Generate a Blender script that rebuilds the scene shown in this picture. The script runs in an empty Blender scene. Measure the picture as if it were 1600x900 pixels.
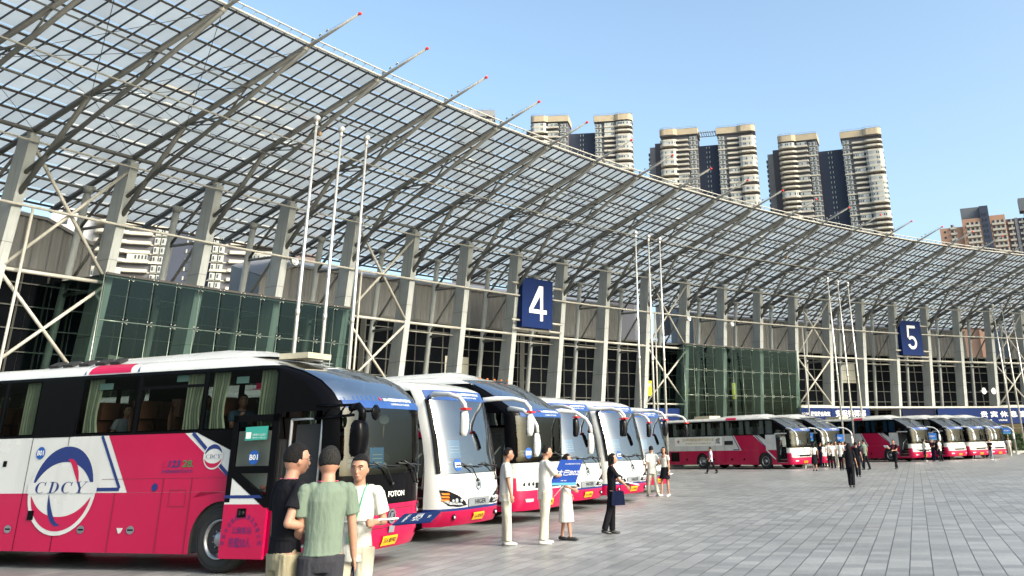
import bpy, math, random
from mathutils import Vector, Matrix
R_ = math.radians
random.seed(7)
sc = bpy.context.scene
col = sc.collection
# ---------------------------------------------------------------- camera
F, X0, Y0 = 1400.0, 965.0, 175.0          # focal length and principal point of the photograph, in its own pixels
PITCH, ROLL, EYE = math.atan(519/1400), math.atan(0.0236), 1.8
cp, sp, cr, sr = math.cos(PITCH), math.sin(PITCH), math.cos(ROLL), math.sin(ROLL)
fwd = Vector((0, cp, sp)); r0 = Vector((1, 0, 0)); u0 = Vector((0, -sp, cp))
rt = r0*cr - u0*sr; up = r0*sr + u0*cr
cam = bpy.data.objects.new('camera', bpy.data.cameras.new('camera')); col.objects.link(cam)
M = Matrix((rt, up, -fwd)).transposed().to_4x4(); M.translation = Vector((0, 0, EYE)); cam.matrix_world = M
cam.data.sensor_fit = 'HORIZONTAL'; cam.data.sensor_width = 36; cam.data.lens = F/1600*36
cam.data.shift_x = (800-X0)/1600; cam.data.shift_y = (Y0-450)/1600
cam.data.clip_start = 0.1; cam.data.clip_end = 6000
sc.camera = cam
# ---------------------------------------------------------------- sky, sun, exposure
SUN_DIR = Vector((0.84, -0.54, 0.62)).normalized()
w = bpy.data.worlds.new('World'); sc.world = w; w.use_nodes = True
nt = w.node_tree; nt.nodes.clear()
sky = nt.nodes.new('ShaderNodeTexSky'); sky.sky_type = 'NISHITA'; sky.sun_disc = False
sky.sun_elevation = math.asin(SUN_DIR.z); sky.sun_rotation = math.atan2(SUN_DIR.x, SUN_DIR.y)
sky.air_density = 1.0; sky.dust_density = 5.0; sky.ozone_density = 1.0; sky.altitude = 100
bg = nt.nodes.new('ShaderNodeBackground'); bg.inputs['Strength'].default_value = 0.16
wo = nt.nodes.new('ShaderNodeOutputWorld')
tint = nt.nodes.new('ShaderNodeMix'); tint.data_type = 'RGBA'; tint.blend_type = 'MULTIPLY'; tint.inputs['Factor'].default_value = 1
nt.links.new(sky.outputs[0], tint.inputs['A']); tint.inputs['B'].default_value = (0.97, 1.05, 1.01, 1)
nt.links.new(tint.outputs['Result'], bg.inputs[0]); nt.links.new(bg.outputs[0], wo.inputs[0])
sl = bpy.data.lights.new('sun', 'SUN'); sl.energy = 2.0; sl.angle = R_(18); sl.color = (1.0, 0.94, 0.86)
so = bpy.data.objects.new('sun', sl); col.objects.link(so)
so.rotation_euler = (-SUN_DIR).to_track_quat('-Z', 'Y').to_euler()
vs = sc.view_settings; vs.view_transform = 'Standard'; vs.look = 'None'; vs.exposure = 1.15; vs.gamma = 1
sc.cycles.max_bounces = 6; sc.cycles.transparent_max_bounces = 12; sc.cycles.diffuse_bounces = 3
sc.cycles.glossy_bounces = 3; sc.cycles.transmission_bounces = 4; sc.cycles.caustics_reflective = False
sc.cycles.use_denoising = True
# ---------------------------------------------------------------- placing helpers
C0 = Vector((100.05, -26.45))             # the centre the curved hall is laid out round
def ray(x, y):
    d = fwd + rt*((x-X0)/F) - up*((y-Y0)/F)
    return d/math.hypot(d.x, d.y)
def gnd(x, y, z=0.0):
    d = ray(x, y); t = (z-EYE)/d.z
    return Vector((d.x*t, d.y*t, z))
def far(x, y, D):
    d = ray(x, y); return Vector((d.x*D, d.y*D, EYE+d.z*D))
def ang(i): return R_(153.4-1.905*i)
def RP(i, s, z, t=0.0):
    a = ang(i); r = 140.05-s
    return Vector((C0.x+r*math.cos(a)+t*math.sin(a), C0.y+r*math.sin(a)-t*math.cos(a), z))
# ---------------------------------------------------------------- object helpers
def tag(o, label=None, cat=None, group=None, kind=None):
    if label: o['label'] = label
    if cat: o['category'] = cat
    if group: o['group'] = group
    if kind: o['kind'] = kind
    return o
def empty(name, loc=(0, 0, 0), rz=0.0, label=None, cat=None, group=None, parent=None):
    o = bpy.data.objects.new(name, None); col.objects.link(o); o.location = loc; o.rotation_euler = (0, 0, rz)
    o.empty_display_size = 0.2
    if parent: o.parent = parent
    return tag(o, label, cat, group)
_mats = {}
def mat(name, c, rough=0.5, metal=0.0, var=0.0, vscale=3.0, bump=0.0, bscale=40.0, coat=0.0, spec=0.5, emit=0.0, stain=0.0, bdist=0.02, bvec=None):
    """painted / worn surface: base colour with soft variation, roughness variation and a small bump"""
    if name in _mats: return _mats[name]
    m = bpy.data.materials.new(name); m.use_nodes = True; n = m.node_tree.nodes; l = m.node_tree.links
    b = n['Principled BSDF']; c4 = (*c, 1)
    b.inputs['Base Color'].default_value = c4; b.inputs['Roughness'].default_value = rough
    b.inputs['Metallic'].default_value = metal; b.inputs['Specular IOR Level'].default_value = spec
    if coat: b.inputs['Coat Weight'].default_value = coat; b.inputs['Coat Roughness'].default_value = 0.06
    if emit: b.inputs['Emission Color'].default_value = c4; b.inputs['Emission Strength'].default_value = emit
    if var or bump or stain:
        tc = n.new('ShaderNodeTexCoord')
        if var:
            nz = n.new('ShaderNodeTexNoise'); nz.inputs['Scale'].default_value = vscale; nz.inputs['Detail'].default_value = 5
            l.new(tc.outputs['Object'], nz.inputs['Vector'])
            rp = n.new('ShaderNodeMapRange'); rp.inputs['From Min'].default_value = 0.3; rp.inputs['From Max'].default_value = 0.7
            rp.inputs['To Min'].default_value = 1-var; rp.inputs['To Max'].default_value = 1+var*0.6
            l.new(nz.outputs['Fac'], rp.inputs['Value'])
            mx = n.new('ShaderNodeVectorMath'); mx.operation = 'SCALE'; mx.inputs[0].default_value = c
            l.new(rp.outputs[0], mx.inputs['Scale']); src = mx.outputs[0]
            if stain:
                n2 = n.new('ShaderNodeTexNoise'); n2.inputs['Scale'].default_value = vscale*0.7; n2.inputs['Detail'].default_value = 8
                mp = n.new('ShaderNodeMapping'); mp.inputs['Scale'].default_value = (6, 6, 0.35)
                l.new(tc.outputs['Object'], mp.inputs[0]); l.new(mp.outputs[0], n2.inputs['Vector'])
                r2 = n.new('ShaderNodeMapRange'); r2.inputs['From Min'].default_value = 0.55; r2.inputs['From Max'].default_value = 0.75
                r2.inputs['To Max'].default_value = stain
                l.new(n2.outputs['Fac'], r2.inputs['Value'])
                m2 = n.new('ShaderNodeMix'); m2.data_type = 'RGBA'
                l.new(r2.outputs[0], m2.inputs['Factor']); l.new(src, m2.inputs['A']); m2.inputs['B'].default_value = (0.07, 0.06, 0.05, 1)
                src = m2.outputs['Result']
            l.new(src, b.inputs['Base Color'])
            r3 = n.new('ShaderNodeMapRange'); r3.inputs['To Min'].default_value = max(0.03, rough-0.08); r3.inputs['To Max'].default_value = min(1, rough+0.12)
            l.new(nz.outputs['Fac'], r3.inputs['Value']); l.new(r3.outputs[0], b.inputs['Roughness'])
        if bump:
            nb = n.new('ShaderNodeTexNoise'); nb.inputs['Scale'].default_value = bscale; nb.inputs['Detail'].default_value = 4
            if bvec:
                mb = n.new('ShaderNodeMapping'); mb.inputs['Scale'].default_value = bvec; mb.inputs['Rotation'].default_value = (0.25, 0.3, 0)
                l.new(tc.outputs['Object'], mb.inputs[0]); l.new(mb.outputs[0], nb.inputs['Vector'])
            else: l.new(tc.outputs['Object'], nb.inputs['Vector'])
            bp = n.new('ShaderNodeBump'); bp.inputs['Strength'].default_value = bump; bp.inputs['Distance'].default_value = bdist
            l.new(nb.outputs['Fac'], bp.inputs['Height']); l.new(bp.outputs[0], b.inputs['Normal'])
    _mats[name] = m; return m
def glassmat(name, tint, refl=0.12, rough=0.02, bumpy=0.0, rmax=0.85, gcol=(0.95, 0.97, 1)):
    """thin window glass: tinted see-through plus a Fresnel reflection"""
    if name in _mats: return _mats[name]
    m = bpy.data.materials.new(name); m.use_nodes = True; n = m.node_tree.nodes; l = m.node_tree.links; n.clear()
    o = n.new('ShaderNodeOutputMaterial'); t = n.new('ShaderNodeBsdfTransparent'); t.inputs[0].default_value = (*tint, 1)
    g = n.new('ShaderNodeBsdfGlossy'); g.inputs['Roughness'].default_value = rough; g.inputs[0].default_value = (*gcol, 1)
    fr = n.new('ShaderNodeLayerWeight'); fr.inputs['Blend'].default_value = 0.3
    mr = n.new('ShaderNodeMapRange'); mr.inputs['To Min'].default_value = refl; mr.inputs['To Max'].default_value = rmax
    l.new(fr.outputs['Fresnel'], mr.inputs['Value'])
    mx = n.new('ShaderNodeMixShader'); l.new(mr.outputs[0], mx.inputs[0]); l.new(t.outputs[0], mx.inputs[1]); l.new(g.outputs[0], mx.inputs[2])
    if bumpy:
        tc = n.new('ShaderNodeTexCoord'); nb = n.new('ShaderNodeTexNoise'); nb.inputs['Scale'].default_value = 0.7
        l.new(tc.outputs['Object'], nb.inputs['Vector']); bp = n.new('ShaderNodeBump'); bp.inputs['Strength'].default_value = bumpy
        bp.inputs['Distance'].default_value = 0.1
        l.new(nb.outputs['Fac'], bp.inputs['Height']); l.new(bp.outputs[0], g.inputs['Normal'])
    l.new(mx.outputs[0], o.inputs[0]); _mats[name] = m; return m

_txt = {}
def textgeo(s, bold=0.0):
    k = (s, bold)
    if k in _txt: return _txt[k]
    cu = bpy.data.curves.new('tmp', 'FONT'); cu.body = s; cu.size = 1; cu.offset = bold; cu.resolution_u = 3
    ob = bpy.data.objects.new('tmp', cu); col.objects.link(ob)
    dg = bpy.context.evaluated_depsgraph_get(); me = bpy.data.meshes.new_from_object(ob.evaluated_get(dg))
    vs_ = [(v.co.x, v.co.y) for v in me.vertices]; fs_ = [tuple(p.vertices) for p in me.polygons]
    bpy.data.objects.remove(ob); bpy.data.curves.remove(cu); bpy.data.meshes.remove(me)
    if vs_:
        x0 = min(v[0] for v in vs_); x1 = max(v[0] for v in vs_); y0 = min(v[1] for v in vs_); y1 = max(v[1] for v in vs_)
        W, Hh = max(x1-x0, 1e-6), max(y1-y0, 1e-6)
        vs_ = [((v[0]-x0)/W, (v[1]-y0)/Hh) for v in vs_]; asp = W/Hh
    else: asp = 1
    _txt[k] = (vs_, fs_, asp); return _txt[k]

class MB:
    def __init__(s): s.v = []; s.f = []; s.m = []; s.s = []
    def add(s, vs_, fs_, mi=0, sm=False):
        k = len(s.v); s.v += [tuple(q) for q in vs_]
        for f in fs_: s.f.append(tuple(a+k for a in f)); s.m.append(mi); s.s.append(sm)
    def box(s, c, size, mi=0, rot=None):
        c = Vector(c); h = Vector(size)/2; vs_ = []
        for z in (-1, 1):
            for x, y in ((-1, -1), (1, -1), (1, 1), (-1, 1)):
                p = Vector((x*h.x, y*h.y, z*h.z))
                if rot is not None: p = (Matrix.Rotation(rot, 3, 'Z') if not isinstance(rot, Matrix) else rot) @ p
                vs_.append(c+p)
        s.add(vs_, [(3, 2, 1, 0), (4, 5, 6, 7), (0, 1, 5, 4), (1, 2, 6, 5), (2, 3, 7, 6), (3, 0, 4, 7)], mi)
    def bx(s, x0, x1, y0, y1, z0, z1, mi=0):
        s.box(((x0+x1)/2, (y0+y1)/2, (z0+z1)/2), (abs(x1-x0), abs(y1-y0), abs(z1-z0)), mi)
    def bar(s, a, b, w, h, mi=0, upv=(0, 0, 1)):
        a = Vector(a); b = Vector(b); d = (b-a).normalized(); u = Vector(upv)
        sd = d.cross(u)
        if sd.length < 1e-4: sd = d.cross(Vector((1, 0, 0)))
        sd.normalize(); u = sd.cross(d).normalized(); vs_ = []
        for p in (a, b):
            for x, y in ((-1, -1), (1, -1), (1, 1), (-1, 1)): vs_.append(p+sd*(x*w/2)+u*(y*h/2))
        s.add(vs_, [(0, 1, 2, 3), (7, 6, 5, 4), (1, 0, 4, 5), (2, 1, 5, 6), (3, 2, 6, 7), (0, 3, 7, 4)], mi)
    def tube(s, pts, r, n=8, mi=0, caps=True, ry=None, sm=True, ref=(0, 0, 1)):
        pts = [Vector(p) for p in pts]; k = len(pts)
        rs = r if isinstance(r, (list, tuple)) else [r]*k
        ry_ = rs if ry is None else (ry if isinstance(ry, (list, tuple)) else [ry]*k)
        vs_ = []; ref = Vector(ref); prev = None
        for i, p in enumerate(pts):
            d = (pts[min(i+1, k-1)]-pts[max(i-1, 0)])
            d = d.normalized() if d.length > 1e-9 else Vector((0, 0, 1))
            if prev is None:
                a = ref if abs(d.dot(ref)) < 0.95 else Vector((1, 0, 0))
                sd = d.cross(a).normalized()
            else:
                sd = (prev-d*prev.dot(d)); sd = sd.normalized() if sd.length > 1e-6 else d.cross(ref).normalized()
            prev = sd; u = sd.cross(d)
            for j in range(n):
                t = 2*math.pi*j/n; vs_.append(p+sd*(math.cos(t)*rs[i])+u*(math.sin(t)*ry_[i]))
        fs_ = [(i*n+j, i*n+(j+1) % n, (i+1)*n+(j+1) % n, (i+1)*n+j) for i in range(k-1) for j in range(n)]
        if caps: fs_ += [tuple(range(n-1, -1, -1)), tuple(range((k-1)*n, k*n))]
        s.add(vs_, fs_, mi, sm)
    def ell(s, c, r, mi=0, n=12, m=8, rot=None, fn=None):
        vs_ = []; fs_ = []; c = Vector(c)
        r = (r, r, r) if isinstance(r, (int, float)) else r
        for i in range(m+1):
            ph = math.pi*i/m
            for j in range(n):
                t = 2*math.pi*j/n; p = Vector((math.sin(ph)*math.cos(t), math.sin(ph)*math.sin(t), math.cos(ph)))
                p = Vector((p.x*r[0], p.y*r[1], p.z*r[2]))
                if fn: p = fn(p)
                if rot is not None: p = rot @ p
                vs_.append(c+p)
        for i in range(m):
            for j in range(n): fs_.append((i*n+j, (i+1)*n+j, (i+1)*n+(j+1) % n, i*n+(j+1) % n))
        s.add(vs_, fs_, mi, True)
    def poly(s, pts, mi=0): s.add(pts, [tuple(range(len(pts)))], mi)
    def prism(s, pts, vec, mi=0):
        n = len(pts); vec = Vector(vec); a = [Vector(p) for p in pts]; vs_ = a+[p+vec for p in a]
        s.add(vs_, [tuple(range(n-1, -1, -1)), tuple(range(n, 2*n))]+[(i, (i+1) % n, (i+1) % n+n, i+n) for i in range(n)], mi)
    def lathe(s, prof, c, axis='Y', n=24, mi=0, sm=True):
        """prof: list of (radius, offset along axis)"""
        c = Vector(c); vs_ = []; k = len(prof)
        for r, h in prof:
            for j in range(n):
                t = 2*math.pi*j/n; a, b = r*math.cos(t), r*math.sin(t)
                vs_.append(c+(Vector((a, h, b)) if axis == 'Y' else Vector((a, b, h)) if axis == 'Z' else Vector((h, a, b))))
        s.add(vs_, [(i*n+j, i*n+(j+1) % n, (i+1)*n+(j+1) % n, (i+1)*n+j) for i in range(k-1) for j in range(n)], mi, sm)
    def text(s, st, o, ux, uy, w=None, h=1.0, mi=0, bold=0.0, shear=0.0):
        vs_, fs_, asp = textgeo(st, bold); o = Vector(o); ux = Vector(ux).normalized(); uy = Vector(uy).normalized()
        if w is None: w = asp*h
        s.add([o+ux*(x*w+shear*y*h)+uy*(y*h) for x, y in vs_], fs_, mi)
    def mesh(s, name, mats, off=(0, 0, 0)):
        me = bpy.data.meshes.new(name); off = Vector(off)
        vv = s.v if off.length == 0 else [tuple(Vector(q)-off) for q in s.v]
        me.from_pydata(vv, [], s.f)
        for m in (mats if isinstance(mats, (list, tuple)) else [mats]): me.materials.append(m)
        me.polygons.foreach_set('material_index', s.m); me.polygons.foreach_set('use_smooth', s.s); me.update()
        return me
    def build(s, name, mats, parent=None, off=(0, 0, 0)):
        o = bpy.data.objects.new(name, s.mesh(name, mats, off)); col.objects.link(o)
        if parent: o.parent = parent
        return o
def put(name, me, parent=None, loc=(0, 0, 0), rz=0.0):
    o = bpy.data.objects.new(name, me); col.objects.link(o); o.location = loc; o.rotation_euler = (0, 0, rz)
    if parent: o.parent = parent
    return o
def copy_tree(o, parent=None):
    c = o.copy(); col.objects.link(c)
    if parent: c.parent = parent
    for ch in list(o.children): copy_tree(ch, c)
    return c
def lerp(a, b, t): return a+(b-a)*t
def interp(tab, z):
    if z <= tab[0][0]: return tab[0][1]
    for (a, b), (c, d) in zip(tab, tab[1:]):
        if z <= c: return b+(d-b)*(z-a)/(c-a)
    return tab[-1][1]
# ================================================================ materials of the place
STEEL = mat('painted_steel', (0.34, 0.355, 0.345), 0.45, 0.0, 0.12, 1.2, 0.05, 20, stain=0.35)
TRUSS = mat('grey_tube_paint', (0.135, 0.135, 0.125), 0.45, 0.0, 0.15, 1.5)
DARKST = mat('dark_purlin_paint', (0.035, 0.03, 0.028), 0.5, 0, 0.2, 2.0)
PALE = mat('pale_tube_paint', (0.42, 0.40, 0.35), 0.4, 0, 0.15, 2.0, stain=0.3)
FRAME = mat('window_frame_paint', (0.42, 0.41, 0.37), 0.45, 0, 0.1)
MULL = mat('mullion_paint', (0.11, 0.11, 0.10), 0.45, 0, 0.1)
BLACKGL = mat('dark_facade_glass', (0.006, 0.007, 0.009), 0.3, 0, 0.3, 0.5, 0.3, 0.8, spec=0.0)
CORR = mat('grey_corrugated_sheet', (0.17, 0.17, 0.172), 0.5, 0.1, 0.12, 0.6, stain=0.3)
CORRB = mat('pale_blue_corrugated_sheet', (0.42, 0.50, 0.58), 0.5, 0.1, 0.1, 0.5)
CONC = mat('concrete', (0.30, 0.30, 0.28), 0.8, 0, 0.2, 2, 0.2, 30, stain=0.3)
NAVY = mat('navy_sign_sheet', (0.004, 0.017, 0.085), 0.7, 0, 0.12, 0.8, spec=0.15)
NAVY2 = mat('dark_navy_sheet', (0.003, 0.006, 0.028), 0.7, 0, 0.1, 0.8, spec=0.15)
WHITE = mat('sign_white', (0.78, 0.77, 0.72), 0.5)
STAINL = mat('stainless_steel', (0.62, 0.60, 0.55), 0.28, 0.7, 0.1, 4)
LOBGL = glassmat('green_lobby_glass', (0.38, 0.47, 0.44), 0.02, 0.01, 0.15, 0.12, (0.55, 0.85, 0.95))
REDCAP = mat('red_lamp_cap', (0.75, 0.03, 0.02), 0.4)
# canopy glass: frosted laminated sheet seen from below
def canopy_glass():
    m = bpy.data.materials.new('frosted_canopy_glass'); m.use_nodes = True; n = m.node_tree.nodes; l = m.node_tree.links; n.clear()
    o = n.new('ShaderNodeOutputMaterial'); ge = n.new('ShaderNodeNewGeometry'); tc = n.new('ShaderNodeTexCoord')
    nz = n.new('ShaderNodeTexNoise'); nz.inputs['Scale'].default_value = 0.9; nz.inputs['Detail'].default_value = 6
    l.new(tc.outputs['Object'], nz.inputs['Vector'])
    mr = n.new('ShaderNodeMapRange'); mr.inputs['To Min'].default_value = 0.80; mr.inputs['To Max'].default_value = 1.0
    l.new(ge.outputs['Random Per Island'], mr.inputs['Value'])
    m2 = n.new('ShaderNodeMapRange'); m2.inputs['From Min'].default_value = 0.3; m2.inputs['From Max'].default_value = 0.75; m2.inputs['To Min'].default_value = 1.0; m2.inputs['To Max'].default_value = 0.86
    l.new(nz.outputs['Fac'], m2.inputs['Value'])
    mu = n.new('ShaderNodeMath'); mu.operation = 'MULTIPLY'; l.new(mr.outputs[0], mu.inputs[0]); l.new(m2.outputs[0], mu.inputs[1])
    vm = n.new('ShaderNodeVectorMath'); vm.operation = 'SCALE'; vm.inputs[0].default_value = (0.56, 0.585, 0.565); l.new(mu.outputs[0], vm.inputs['Scale'])
    tl = n.new('ShaderNodeBsdfTranslucent'); l.new(vm.outputs[0], tl.inputs[0])
    df = n.new('ShaderNodeBsdfDiffuse'); l.new(vm.outputs[0], df.inputs[0])
    tr = n.new('ShaderNodeBsdfTransparent'); tr.inputs[0].default_value = (0.85, 0.92, 0.93, 1)
    a = n.new('ShaderNodeMixShader'); a.inputs[0].default_value = 0.25; l.new(tl.outputs[0], a.inputs[1]); l.new(df.outputs[0], a.inputs[2])
    b = n.new('ShaderNodeMixShader'); b.inputs[0].default_value = 0.04; l.new(a.outputs[0], b.inputs[1]); l.new(tr.outputs[0], b.inputs[2])
    l.new(b.outputs[0], o.inputs[0]); return m
CANGL = canopy_glass()
# ---------------------------------------------------------------- ground
def paving():
    m = bpy.data.materials.new('plaza_paving'); m.use_nodes = True; n = m.node_tree.nodes; l = m.node_tree.links
    b = n['Principled BSDF']; ge = n.new('ShaderNodeNewGeometry')
    mp = n.new('ShaderNodeMapping'); mp.inputs['Rotation'].default_value = (0, 0, -math.atan2(0.9568, 0.2908))
    l.new(ge.outputs['Position'], mp.inputs[0])
    def brick(mortar):
        t = n.new('ShaderNodeTexBrick'); t.inputs['Scale'].default_value = 1; t.inputs['Brick Width'].default_value = 0.38; t.inputs['Row Height'].default_value = 0.322
        t.inputs['Mortar Size'].default_value = mortar; t.inputs['Mortar Smooth'].default_value = 0.3; t.offset = 0.5; l.new(mp.outputs[0], t.inputs[0]); return t
    t = brick(0.004); t.inputs['Color1'].default_value = (0.0, 0, 0, 1); t.inputs['Color2'].default_value = (1, 1, 1, 1); t.inputs['Mortar'].default_value = (0.5, 0.5, 0.5, 1); t.inputs['Bias'].default_value = 0.0
    cr_ = n.new('ShaderNodeValToRGB'); e = cr_.color_ramp.elements
    e[0].position = 0; e[0].color = (0.175, 0.176, 0.174, 1); e[1].position = 1; e[1].color = (0.275, 0.275, 0.268, 1)
    e.new(0.45).color = (0.215, 0.216, 0.213, 1)
    l.new(t.outputs['Color'], cr_.inputs[0])
    # the continuous joints along the strips are wider and darker than the cross joints
    sx = n.new('ShaderNodeSeparateXYZ'); l.new(mp.outputs[0], sx.inputs[0])
    dv = n.new('ShaderNodeMath'); dv.operation = 'DIVIDE'; dv.inputs[1].default_value = 0.322; l.new(sx.outputs['Y'], dv.inputs[0])
    fr = n.new('ShaderNodeMath'); fr.operation = 'FRACT'; l.new(dv.outputs[0], fr.inputs[0])
    s5 = n.new('ShaderNodeMath'); s5.operation = 'SUBTRACT'; s5.inputs[1].default_value = 0.5; l.new(fr.outputs[0], s5.inputs[0])
    ab = n.new('ShaderNodeMath'); ab.operation = 'ABSOLUTE'; l.new(s5.outputs[0], ab.inputs[0])
    gt = n.new('ShaderNodeMapRange'); gt.inputs['From Min'].default_value = 0.466; gt.inputs['From Max'].default_value = 0.482; l.new(ab.outputs[0], gt.inputs['Value'])
    mort = n.new('ShaderNodeMath'); mort.operation = 'MULTIPLY'; mort.inputs[1].default_value = 0.5; l.new(t.outputs['Fac'], mort.inputs[0])
    mxx = n.new('ShaderNodeMath'); mxx.operation = 'MAXIMUM'; l.new(gt.outputs[0], mxx.inputs[0]); l.new(mort.outputs[0], mxx.inputs[1])
    nz = n.new('ShaderNodeTexNoise'); nz.inputs['Scale'].default_value = 0.35; nz.inputs['Detail'].default_value = 7; nz.inputs['Roughness'].default_value = 0.6; l.new(ge.outputs['Position'], nz.inputs['Vector'])
    mr = n.new('ShaderNodeMapRange'); mr.inputs['From Min'].default_value = 0.3; mr.inputs['From Max'].default_value = 0.7; mr.inputs['To Min'].default_value = 0.80; mr.inputs['To Max'].default_value = 1.12; l.new(nz.outputs['Fac'], mr.inputs['Value'])
    n3 = n.new('ShaderNodeTexNoise'); n3.inputs['Scale'].default_value = 14; n3.inputs['Detail'].default_value = 6; l.new(ge.outputs['Position'], n3.inputs['Vector'])
    m3 = n.new('ShaderNodeMapRange'); m3.inputs['From Min'].default_value = 0.3; m3.inputs['From Max'].default_value = 0.7; m3.inputs['To Min'].default_value = 0.88; m3.inputs['To Max'].default_value = 1.08; l.new(n3.outputs['Fac'], m3.inputs['Value'])
    n4 = n.new('ShaderNodeTexNoise'); n4.inputs['Scale'].default_value = 0.55; n4.inputs['Detail'].default_value = 9; n4.inputs['Roughness'].default_value = 0.7; n4.inputs['Distortion'].default_value = 1.2
    p4 = n.new('ShaderNodeMapping'); p4.inputs['Scale'].default_value = (1, 0.35, 1); l.new(mp.outputs[0], p4.inputs[0]); l.new(p4.outputs[0], n4.inputs['Vector'])
    m4 = n.new('ShaderNodeMapRange'); m4.inputs['From Min'].default_value = 0.60; m4.inputs['From Max'].default_value = 0.72; m4.inputs['To Min'].default_value = 1.0; m4.inputs['To Max'].default_value = 0.72; l.new(n4.outputs['Fac'], m4.inputs['Value'])
    m5 = n.new('ShaderNodeMath'); m5.operation = 'MULTIPLY'; l.new(mr.outputs[0], m5.inputs[0]); l.new(m4.outputs[0], m5.inputs[1])
    mm = n.new('ShaderNodeMath'); mm.operation = 'MULTIPLY'; l.new(m5.outputs[0], mm.inputs[0]); l.new(m3.outputs[0], mm.inputs[1])
    v = n.new('ShaderNodeVectorMath'); v.operation = 'SCALE'; l.new(cr_.outputs[0], v.inputs[0]); l.new(mm.outputs[0], v.inputs['Scale'])
    mx = n.new('ShaderNodeMix'); mx.data_type = 'RGBA'; l.new(mxx.outputs[0], mx.inputs['Factor']); l.new(v.outputs[0], mx.inputs['A']); mx.inputs['B'].default_value = (0.035, 0.037, 0.037, 1)
    l.new(mx.outputs['Result'], b.inputs['Base Color'])
    rr = n.new('ShaderNodeMapRange'); rr.inputs['To Min'].default_value = 0.24; rr.inputs['To Max'].default_value = 0.55; l.new(nz.outputs['Fac'], rr.inputs['Value']); l.new(rr.outputs[0], b.inputs['Roughness'])
    bp = n.new('ShaderNodeBump'); bp.inputs['Strength'].default_value = 0.35; bp.inputs['Distance'].default_value = 0.006; bp.invert = True
    l.new(mxx.outputs[0], bp.inputs['Height'])
    b2 = n.new('ShaderNodeBump'); b2.inputs['Strength'].default_value = 0.12; b2.inputs['Distance'].default_value = 0.004; l.new(n3.outputs['Fac'], b2.inputs['Height']); l.new(bp.outputs[0], b2.inputs['Normal'])
    l.new(b2.outputs[0], b.inputs['Normal'])
    return m
g = MB(); g.poly([(-3000, -1500, 0), (3000, -1500, 0), (3000, 4500, 0), (-3000, 4500, 0)])
tag(g.build('ground', mat('outer_ground', (0.22, 0.23, 0.23), 0.8, 0, 0.2, 0.02)), kind='structure')
g = MB()
N_ = 60
for k in range(N_):
    i0, i1 = lerp(-14, 40, k/N_), lerp(-14, 40, (k+1)/N_)
    g.poly([RP(i0, -1.9, 0.004), RP(i1, -1.9, 0.004), RP(i1, 135, 0.004), RP(i0, 135, 0.004)][::-1])
tag(g.build('plaza_paving', paving()), kind='structure')
g = MB()
for k in range(N_):
    i0, i1 = lerp(-14, 40, k/N_), lerp(-14, 40, (k+1)/N_)
    for s0, s1, z in ((-1.9, -6.0, 0.13),):
        a, b_, c, d = RP(i0, s0, 0), RP(i1, s0, 0), RP(i1, s1, 0), RP(i0, s1, 0)
        zz = Vector((0, 0, z)); g.poly([a+zz, b_+zz, c+zz, d+zz]); g.poly([a, b_, b_+zz, a+zz])
tag(g.build('building_apron', CONC), kind='structure')

# ================================================================ canopy
COL_I = list(range(-3, 25))
can = empty('steel_canopy', RP(10, 0, 0), 0, 'long curved steel and frosted glass canopy on leaning grey columns before the hall', 'canopy')
CL = Vector(can.location)
def place(name, me, i, s=0.0, z=0.0, parent=can, t=0.0):
    return put(name, me, parent, RP(i, s, z, t)-Vector(parent.location), ang(i)+math.pi)
# one leaning column: local x towards the plaza
b = MB(); D0, D1, Wc = 1.15, 0.85, 0.42
def colsec(z):
    f = lerp(-1.12, 0.30, z/15.0); d = lerp(1.2, 0.86, z/15.0); return f, f-d
vs_ = []
for z in (0, 3.4, 6.8, 10.2, 13.4, 14.75):
    f, r = colsec(z); vs_ += [(f, -Wc/2, z), (f, Wc/2, z), (r, Wc/2, z), (r, -Wc/2, z)]
fs_ = []
for k in range(5):
    for j in range(4): fs_.append((k*4+j, k*4+(j+1) % 4, k*4+4+(j+1) % 4, k*4+4+j))
fs_.append((20, 21, 22, 23)); b.add(vs_, fs_)
for z in (3.4, 6.8, 10.2):
    f, r = colsec(z); b.bx(r-0.006, f+0.006, -Wc/2-0.006, Wc/2+0.006, z-0.012, z+0.012, 1)
b.tube([(-0.05, 0, 14.6), (-0.05, 0, 15.12)], 0.17, 10); b.bx(-0.12, 0.10, -0.03, 0.03, 14.7, 15.35)
col_me = b.mesh('column', [STEEL, TRUSS])
b = MB(); b.tube([(-4.5, 0, 0), (-3.1, 0, 14.05)], 0.17, 12); b.tube([(-3.12, 0, 13.75), (-3.08, 0, 14.1)], [0.18, 0.30], 12)
rear_me = b.mesh('rear_column', [STEEL])
# truss: upper chord, lower chord, strut, webs
b = MB()
UC = lambda s: (s, 0, 15.0+0.282*s)
b.tube([UC(-6.0), UC(11.1)], 0.125, 10)
b.tube([(0, 0, 13.1), (5.0, 0, 15.3), (11.0, 0, 17.98)], 0.10, 10, 1)
b.tube([(-0.2, 0, 12.1), (3.54, 0, 15.95)], 0.115, 10, 1)
b.tube([UC(3.54), (6.38, 0, 15.90)], 0.05, 6, 0); b.tube([(6.38, 0, 15.90), UC(7.6)], 0.05, 6, 0)
b.tube([(3.54, 0, 16.0), (5.2, 0.12, 15.75), (6.38, 0, 15.9)], 0.03, 6, 0)
b.tube([(-3.3, 0, 12.0), (-0.75, 0, 14.2)], 0.075, 8, 1); b.tube([(-3.3, 0, 12.0), (-1.05, 0, 11.9)], 0.075, 8, 1)
b.tube([(-1.1, 0, 11.7), (-3.75, 0, 8.9)], 0.075, 8, 1); b.tube([(-1.3, 0, 8.9), (-3.75, 0, 8.9)], 0.09, 8, 1)
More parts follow.
